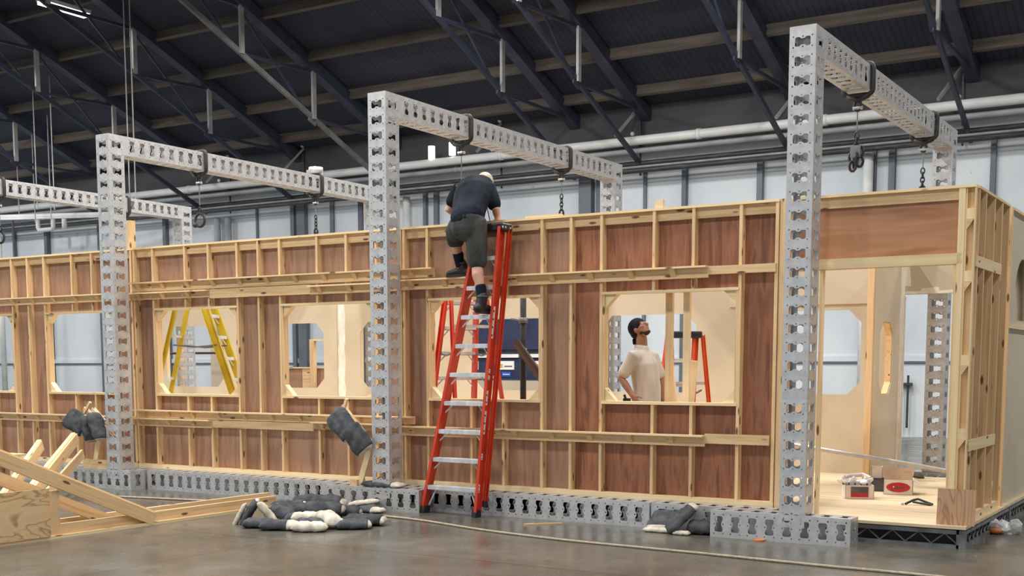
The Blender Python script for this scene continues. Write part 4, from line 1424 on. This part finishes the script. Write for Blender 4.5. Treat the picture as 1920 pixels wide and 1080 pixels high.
carton('white carton with a red stripe and crumpled packing on top, front one', (-3.43, 2.12, .19), 24, .28, .26, .135, CARD_WHITE, False, 'stripe')
carton('open white carton with a red oval on its side', (-3.19, 2.75, .19), 14, .285, .30, .155, CARD_WHITE, True, 'oval')
carton('dark low carton between the two white cartons', (-3.43, 2.95, .19), 14, .2, .2, .13, CARD_DARK, False)
carton('small upright grey carton standing on the dark carton', (-3.47, 2.97, .322), 14, .11, .16, .125, CARD_WHITE, False)
random.seed(4)
t = thing('packing_heap', 'crumpled white packing on the front carton', 'packing', (-3.45, 2.14, .33))
b = MB()
for k in range(14):
    b.ball((-3.45 + random.uniform(-.13, .12), 2.14 + random.uniform(-.1, .1), .335 + random.random() * .04), .06, .04, .015 + random.random() * .015, 7, 5,
           Matrix.Rotation(random.random() * 6, 3, V((random.random(), random.random(), random.random())).normalized()))
b.build('crumpled_paper', PLASTIC, t)
MB().tube([(-3.62, 2.1, .345), (-3.55, 2.2, .40), (-3.42, 2.25, .415), (-3.33, 2.2, .385)], .022, 7).build('rolled_sheet', CARD_WHITE, t)
for k in range(5):
    a = k * 1.2
    MB().box((-3.5 + .06 * k - .06, 2.03, .325), (-3.49 + .06 * k - .06, 2.05, .345)).build('dark_clip', BLACK, t)
t = thing('hand_tool', 'black v shaped pliers lying on the deck before the cartons', 'tool', (-2.78, 1.75, .2))
MB().tube([(-2.86, 1.72, .20), (-2.80, 1.78, .235), (-2.76, 1.80, .245)], .012, 6).build('jaw', BLACK, t)
MB().tube([(-2.76, 1.80, .245), (-2.70, 1.80, .225), (-2.62, 1.80, .20)], .011, 6).build('handle', BLACK, t)
MB().tube([(-2.80, 1.76, .22), (-2.72, 1.76, .21), (-2.63, 1.77, .20)], .011, 6).build('handle', BLACK, t)
MB().ball((-2.885, 1.71, .2), .016).build('pale_nut', STEEL, t)
t = thing('strap_tangle', 'tangle of dark straps on the floor beyond the doorway', 'straps', (-3.6, 5.2, .1))
b = MB()
for k in range(4):
    b.tube([(-3.85 + .05 * k, 4.55 + .03 * k, .20), (-3.7 + .04 * k, 4.6, .24 + .01 * k), (-3.52, 4.62 - .03 * k, .22), (-3.42 + .02 * k, 4.6, .20)], .012, 6)
b.build('strap', WOOD_DARK, t)
t = thing('tape_stack', 'white tape rolls between the studs of the return wall', 'tape', (-2.13, 1.77, .26))
MB().tube([(-2.12, 1.77, .262), (-2.12, 1.77, .30)], .03, 12).build('roll', WHITE, t, True)
MB().tube([(-2.12, 1.77, .30), (-2.12, 1.77, .37)], .028, 12).build('roll', CARD_BROWN, t, True)
MB().tube([(-2.12, 1.77, .37), (-2.12, 1.77, .45)], .032, 12).build('roll', WHITE, t, True)

# ------------------------------------------------------------------ people
def chain(b, st, wide=(1, 0, 0), n=14):
    """tapering limb through stations (point, half width along 'wide', half depth)"""
    P = [V(s[0]) for s in st]
    wide = V(wide)
    rings = []
    m = len(P)
    for i, s in enumerate(st):
        tg = (P[min(i + 1, m - 1)] - P[max(i - 1, 0)]).normalized()
        rw = s[1]
        rd = s[2] if len(s) > 2 else s[1]
        u = wide - tg * wide.dot(tg)
        if u.length < .05:
            u = V((0, 1, 0)) - tg * tg.y
        u.normalize()
        w = tg.cross(u)

        def ring(c, f):
            return [c + (u * (rw * math.cos(2 * PI * k / n)) + w * (rd * math.sin(2 * PI * k / n))) * f for k in range(n)]
        mn = min(rw, rd)
        if i == 0:
            for d, f in ((.95, .2), (.75, .62), (.4, .9)):
                rings.append(ring(P[0] - tg * mn * d, f))
        rings.append(ring(P[i], 1))
        if i == m - 1:
            for d, f in ((.4, .9), (.75, .62), (.95, .2)):
                rings.append(ring(P[i] + tg * mn * d, f))
    return b.loft(rings)


def fuse(b, name, m, parent, voxel=.008, smooth=4):
    """join overlapping limbs into one continuous skin"""
    o = b.build(name, m, parent, True)
    r_ = o.modifiers.new('fuse', 'REMESH')
    r_.mode = 'VOXEL'
    r_.voxel_size = voxel
    r_.use_smooth_shade = True
    s = o.modifiers.new('smooth', 'SMOOTH')
    s.iterations = smooth
    s.factor = .5
    return o


def hand(b, wrist, d, palm_n, side, L=.185, curl=.5):
    """palm and five fingers; d = pointing direction, palm_n = direction the palm faces, side = thumb side (unit)"""
    wrist, d, pn, sd = V(wrist), V(d).normalized(), V(palm_n).normalized(), V(side).normalized()
    pl = L * .5
    chain(b, [(wrist, .026, .020), (wrist + d * pl * .5, .038, .016), (wrist + d * pl, .040, .014)], sd)
    for k, (o, ln) in enumerate(((.03, .40), (.011, .46), (-.010, .43), (-.029, .33))):
        p0 = wrist + d * pl * .9 + sd * o
        p1 = p0 + (d * math.cos(curl * .5) + pn * math.sin(curl * .5)) * (L * ln * .42)
        p2 = p1 + (d * math.cos(curl * 1.3) + pn * math.sin(curl * 1.3)) * (L * ln * .34)
        p3 = p2 + (d * math.cos(curl * 2.0) + pn * math.sin(curl * 2.0)) * (L * ln * .26)
        chain(b, [(p0, .0092), (p1, .0088), (p2, .0082), (p3, .0070)], sd, 8)
    q0 = wrist + d * pl * .25 + sd * .024
    q1 = q0 + (d * .6 + sd * .75 + pn * .25).normalized() * .042
    q2 = q1 + (d * .9 + sd * .25 + pn * .4).normalized() * .034
    chain(b, [(q0, .013), (q1, .0105), (q2, .0085)], sd, 8)


def head_matrix(c, fwd, up=(0, 0, 1)):
    f = V(fwd).normalized()
    u = V(up)
    u = (u - f * u.dot(f)).normalized()
    l = u.cross(f)
    M = Matrix((f, l, u)).transposed().to_4x4()
    M.translation = V(c)
    return M


def head_shape(b, M):
    """skull, jaw, nose, lips, brow and ears in head space (x forward, y left, z up)"""
    q = M.to_3x3()

    def ball(p, rx, ry, rz):
        b.ball(M @ V(p), rx, ry, rz, 16, 12, q)
    ball((-.012, 0, .025), .100, .078, .102)
    ball((.028, 0, -.03), .062, .062, .075)
    ball((.050, 0, -.068), .040, .046, .036)
    ball((.074, 0, -.084), .022, .026, .020)
    chain(b, [(M @ V((.088, 0, .028)), .010), (M @ V((.104, 0, .002)), .013), (M @ V((.108, 0, -.014)), .016)], q @ V((0, 1, 0)), 10)
    ball((.086, 0, -.042), .014, .027, .008)
    ball((.084, 0, -.054), .014, .024, .008)
    for s in (-1, 1):
        ball((.074, s * .032, .038), .016, .026, .009)
        ball((.058, s * .042, -.012), .026, .024, .022)
        ball((-.012, s * .077, -.006), .020, .011, .033)


def face_parts(t, M, brow_m):
    q = M.to_3x3()
    for s in (-1, 1):
        e = MB().ball(M @ V((.078, s * .031, .020)), .0125, .0135, .0105, 12, 8, q).build('eye', WHITE, t, True)
        MB().ball(M @ V((.087, s * .031, .021)), .005, .006, .006, 10, 6, q).build('iris', DARKINK, e, True)
        chain(MB(), [(M @ V((.086, s * .016, .044)), .004), (M @ V((.085, s * .034, .049)), .005), (M @ V((.072, s * .052, .042)), .003)],
              q @ V((0, 0, 1)), 8).build('eyebrow', brow_m, t, True)


def boot(t, heel, toe, ankle, up_r=.052, name='boot', m=BOOT):
    heel, toe, ankle = V(heel), V(toe), V(ankle)
    d = (toe - heel).normalized()
    L = (toe - heel).length
    sd = V((0, 0, 1)).cross(d).normalized()
    b = MB()
    z = V((0, 0, 1))
    chain(b, [(heel + d * .01 + z * .05, .042, .045), (heel + d * L * .35 + z * .055, .046, .05), (heel + d * L * .7 + z * .042, .05, .036), (toe - d * .035 + z * .036, .045, .03)], sd)
    chain(b, [(heel + d * .055 + z * .05, .048, .058), (heel + d * .065 + z * .10, .056, .060), (ankle, up_r, up_r)], sd)
    o = fuse(b, name, m, t, .008, 3)
    s = MB()
    pts = []
    for k in range(20):
        a = 2 * PI * k / 20
        rx = L / 2 + .004
        pts.append(heel + d * (L / 2 + rx * math.cos(a) * (1 if abs(math.cos(a)) < .9 else .985)) + sd * (.047 * math.copysign(abs(math.sin(a)) ** .7, math.sin(a))))
    s.prism(pts, (0, 0, .026)).build('sole', BLACK, o)
    cuff = ankle + V((0, 0, -.004))
    MB().tube([cuff + (V((math.cos(2 * PI * k / 12), math.sin(2 * PI * k / 12), 0)) * up_r) for k in range(12)], .009, 6, closed=True).build('cuff', SAND_GREY, o, True)
    return o


# --- the man on the ladder, seen from behind
man = thing('person', 'person on the red ladder seen from behind, dark tee, charcoal shorts, black boots', 'person', (-6.75, .15, 2.0))
pel = V((-6.765, .07, 2.90))
lhip, rhip = V((-6.865, .09, 2.89)), V((-6.675, .09, 2.87))
rknee, rank = V((-6.70, .14, 2.52)), V((-6.612, .10, 2.17))
lknee, lank = V((-7.09, .33, 2.84)), V((-7.085, .40, 2.52))
waist = V((-6.79, .13, 3.04))
chest = V((-6.875, .34, 3.235))
upper = V((-6.925, .45, 3.33))
neck = V((-6.95, .53, 3.37))
headc = V((-6.955, .63, 3.325))
shl, shr = V((-7.105, .43, 3.30)), V((-6.745, .43, 3.27))
ell, wrl = V((-7.225, .40, 3.10)), V((-7.12, .60, 2.99))
elr, wrr = V((-6.66, .42, 3.075)), V((-6.71, .53, 2.99))
b = MB()
chain(b, [(pel, .15, .11), (waist, .145, .105), (chest, .17, .115), (upper, .16, .09), (neck, .06, .055)])
chain(b, [(neck - V((0, .02, .04)), .058), (headc, .05)])
HM = head_matrix(headc + V((0, .03, .03)), (-.05, .62, -.78), (0, .7, .6))
head_shape(b, HM)
for a, e, w, sgn in ((shl, ell, wrl, -1), (shr, elr, wrr, 1)):
    chain(b, [(a, .055), ((a + e) / 2, .048), (e, .041), (e + (w - e) * .4, .040), (w, .028)])
hand(b, wrr, (-.3, .55, -.12), (0, 0, -1), (-1, -.4, 0), curl=.35)
hand(b, wrl, (.3, .6, -.1), (0, 0, -1), (1, -.4, 0), curl=.35)
for h, k, a in ((rhip, rknee, rank), (lhip, lknee, lank)):
    ax = (k - h)
    chain(b, [(h, .088), (h + ax * .5, .074), (k, .055), (k + (a - k) * .33 - V((0, .018, 0)), .060), (k + (a - k) * .7, .043), (a, .036)])
fuse(b, 'body', SKIN, man, .0075)
face_parts(man, HM, HAIR_BLOND)
b = MB()
q3 = HM.to_3x3()
b.ball(HM @ V((-.022, 0, .034)), .102, .084, .104, 18, 12, q3)
b.ball(HM @ V((-.055, 0, -.02)), .058, .068, .075, 14, 10, q3)
fuse(b, 'hair', HAIR_BLOND, man, .008, 2)
b = MB()
hem = pel + V((0, .0, .055))
chain(b, [(hem + V((0, 0, -.0)), .178, .140), (waist + V((0, 0, -.02)), .178, .138), (waist * .5 + chest * .5, .195, .14), (chest, .205, .145), (upper + V((0, -.01, -.005)), .195, .115), (neck - V((0, .01, .035)), .10, .075)])
for a, e, q in ((shl, ell, .60), (shr, elr, .74)):
    inn = V((-6.92, .42, 3.28))
    chain(b, [(inn * .4 + a * .6, .085), (a, .082), (a + (e - a) * q * .6, .076), (a + (e - a) * q, .073)])
fuse(b, 'tee_shirt', SHIRT_NAVY, man, .009, 4)
b = MB()
chain(b, [(waist + V((0, -.01, -.01)), .150, .115), (pel + V((0, 0, .03)), .178, .138), (pel - V((0, 0, .05)), .175, .132)])
chain(b, [(rhip + V((0, 0, .02)), .112, .112), ((rhip + rknee) / 2, .108, .104), (rknee + (rhip - rknee) * .18, .102, .098), (rknee + (rhip - rknee) * .06, .102, .098)])
chain(b, [(lhip + V((0, 0, .02)), .105, .105), ((lhip + lknee) / 2 + V((0, -.03, -.02)), .108, .108), (lknee + V((.02, -.03, .0)), .098, .096), (lknee + V((.0, .0, -.06)), .092, .09)])
fuse(b, 'shorts', SHORTS, man, .009, 3)
for k, (nm, p0, p1) in enumerate((('sock', rank + (rknee - rank) * .30, rank + V((0, 0, .01))), ('sock', lank + (lknee - lank) * .38, lank + V((0, 0, .02))))):
    chain(MB(), [(p0, .056), ((p0 + p1) / 2, .050), (p1, .047)]).build(nm, SOCK, man, True)
boot(man, (-6.638, .035, 2.022), (-6.588, .315, 2.022), rank + V((0, .005, .02)), .056)
boot(man, (-7.005, .43, 2.418), (-7.255, .40, 2.418), lank + V((.005, .015, .035)), .056)

# --- the man inside, looking up
man = thing('person', 'person inside the set looking up, black backward cap and off white tee', 'person', (-5.76, 2.0, .19))
F = V((.985, -.17, 0)).normalized()         # facing
RT = V((F.y, -F.x, 0))                     # his right
hipc = V((-5.735, 2.02, 1.06))
chestc = V((-5.77, 2.0, 1.52))
neckb = V((-5.795, 2.0, 1.70))
HMM = head_matrix(V((-5.815, 2.0, 1.905)), (F.x * .80, F.y * .80, .60))
sr, sl = V((-5.785, 2.0, 1.61)) + RT * .17, V((-5.765, 2.0, 1.61)) - RT * .17
er, wr = V((-5.93, 1.79, 1.375)), V((-5.78, 1.76, 1.19))
el, wl = V((-5.66, 2.22, 1.36)), V((-5.60, 2.16, 1.12))
b = MB()
side = RT
chain(b, [(hipc - V((0, 0, .05)), .155, .11), (hipc + V((0, 0, .15)), .145, .105), (chestc, .165, .12), (neckb - V((0, 0, .05)), .13, .09), (neckb + V((0, 0, .02)), .062, .06)], side)
chain(b, [(neckb, .066), (neckb + V((-.0, 0, .09)), .062), (V((-5.81, 2.0, 1.86)), .055)])
head_shape(b, HMM)
for a, e, w in ((sr, er, wr), (sl, el, wl)):
    chain(b, [(a, .058), ((a + e) / 2, .05), (e, .042), (e + (w - e) * .35, .042), (w, .028)])
hand(b, wr, (.55, .0, -.75), (.3, .9, 0), (.75, 0, .5), curl=.7)
hand(b, wl, (.1, -.1, -1), RT, F, curl=.6)
for s in (-1, 1):
    h = hipc + RT * (s * .09)
    k = h + F * .02 - V((0, 0, .43))
    a = V((k.x - F.x * .02, k.y - F.y * .02, .27))
    chain(b, [(h, .09), ((h + k) / 2, .075), (k, .056), (k + (a - k) * .33, .056), (a, .038)])
fuse(b, 'body', SKIN_TAN, man, .0075)
face_parts(man, HMM, BEARD)
q3 = HMM.to_3x3()
b = MB()
b.ball(HMM @ V((.046, 0, -.078)), .040, .046, .030, 14, 10, q3)
b.ball(HMM @ V((.073, 0, -.088)), .023, .028, .021, 12, 8, q3)
for s in (-1, 1):
    b.ball(HMM @ V((.018, s * .052, -.062)), .030, .010, .022, 10, 8, q3)
fuse(b, 'beard', BEARD, man, .007, 2)
b = MB()
b.ball(HMM @ V((-.022, 0, .045)), .110, .090, .100, 18, 12, q3)
b.ball(HMM @ V((-.06, 0, .0)), .07, .078, .085, 16, 10, q3)
cp_ = fuse(b, 'cap', CAP, man, .008, 3)
b = MB()
ring = [(-.112, y, -.045 - .02 * (y / .07) ** 2) for y in (-.07, -.04, 0, .04, .07)]
b.prism([HMM @ V(p) for p in ring] + [HMM @ V((-.165 + .6 * y * y / .07, y * .9, -.085)) for y in (.07, .04, 0, -.04, -.07)], q3 @ V((0.004, 0, .008)))
b.build('peak', CAP, cp_)
b = MB()
chain(b, [(hipc - V((0, 0, .04)), .178, .145), (hipc + V((0, 0, .2)), .176, .142), (chestc, .185, .138), (neckb - V((0, 0, .07)), .155, .105), (neckb - V((0, 0, .022)), .098, .085)], side)
for a, e in ((sr, er), (sl, el)):
    chain(b, [(V((-5.78, 2.0, 1.60)) * .5 + a * .5, .088), (a, .074), (a + (e - a) * .5, .068), (a + (e - a) * .74, .070)])
sh = fuse(b, 'tee_shirt', TEE, man, .009, 10)
pts = [neckb + V((0, 0, .010)) + F * (.074 * math.cos(a)) + RT * (.078 * math.sin(a)) - V((0, 0, .022 * math.cos(a))) for a in [2 * PI * k / 16 for k in range(16)]]
MB().tube(pts, .009, 6, closed=True).build('collar', TEE, sh, True)
b = MB()
chain(b, [(hipc + V((0, 0, .02)), .165, .12), (hipc - V((0, 0, .1)), .165, .12)], side)
for s in (-1, 1):
    h = hipc + RT * (s * .09)
    k = h + F * .02 - V((0, 0, .43))
    a = V((k.x - F.x * .02, k.y - F.y * .02, .27))
    chain(b, [(h, .098), ((h + k) / 2, .088), (k, .074), (a, .062)])
fuse(b, 'trousers', SHORTS, man, .01, 3)
for s in (-1, 1):
    a = hipc + RT * (s * .09)
    boot(man, (a.x - F.x * .07, a.y - F.y * .07, .19), (a.x + F.x * .19, a.y + F.y * .19, .19), (a.x - F.x * .02, a.y - F.y * .02, .31))
t = thing('tool_pouch', 'black tool pouch on the hip of the person in the tee', 'pouch', (-5.86, 1.86, 1.05))
MB().box((-5.93, 1.83, 1.02), (-5.87, 1.90, 1.16)).build('pouch', BLACK, t)
MB().tube([(-5.90, 1.85, 1.14), (-5.92, 1.84, 1.20)], .014, 7).build('tool_handle', BLACK, t)

# dark jacket hung on the red ladder inside
t = thing('dark_jacket', 'rounded dark jacket hanging at the left of the inner red ladder', 'jacket', (-8.75, 2.05, 1.4))
b = MB()
b.ball((-8.62, 1.95, 1.60), .10, .09, .16, 14, 10)
b.ball((-8.62, 1.95, 1.42), .085, .08, .16, 14, 10)
fuse(b, 'jacket_body', CAP, t, .012, 3)
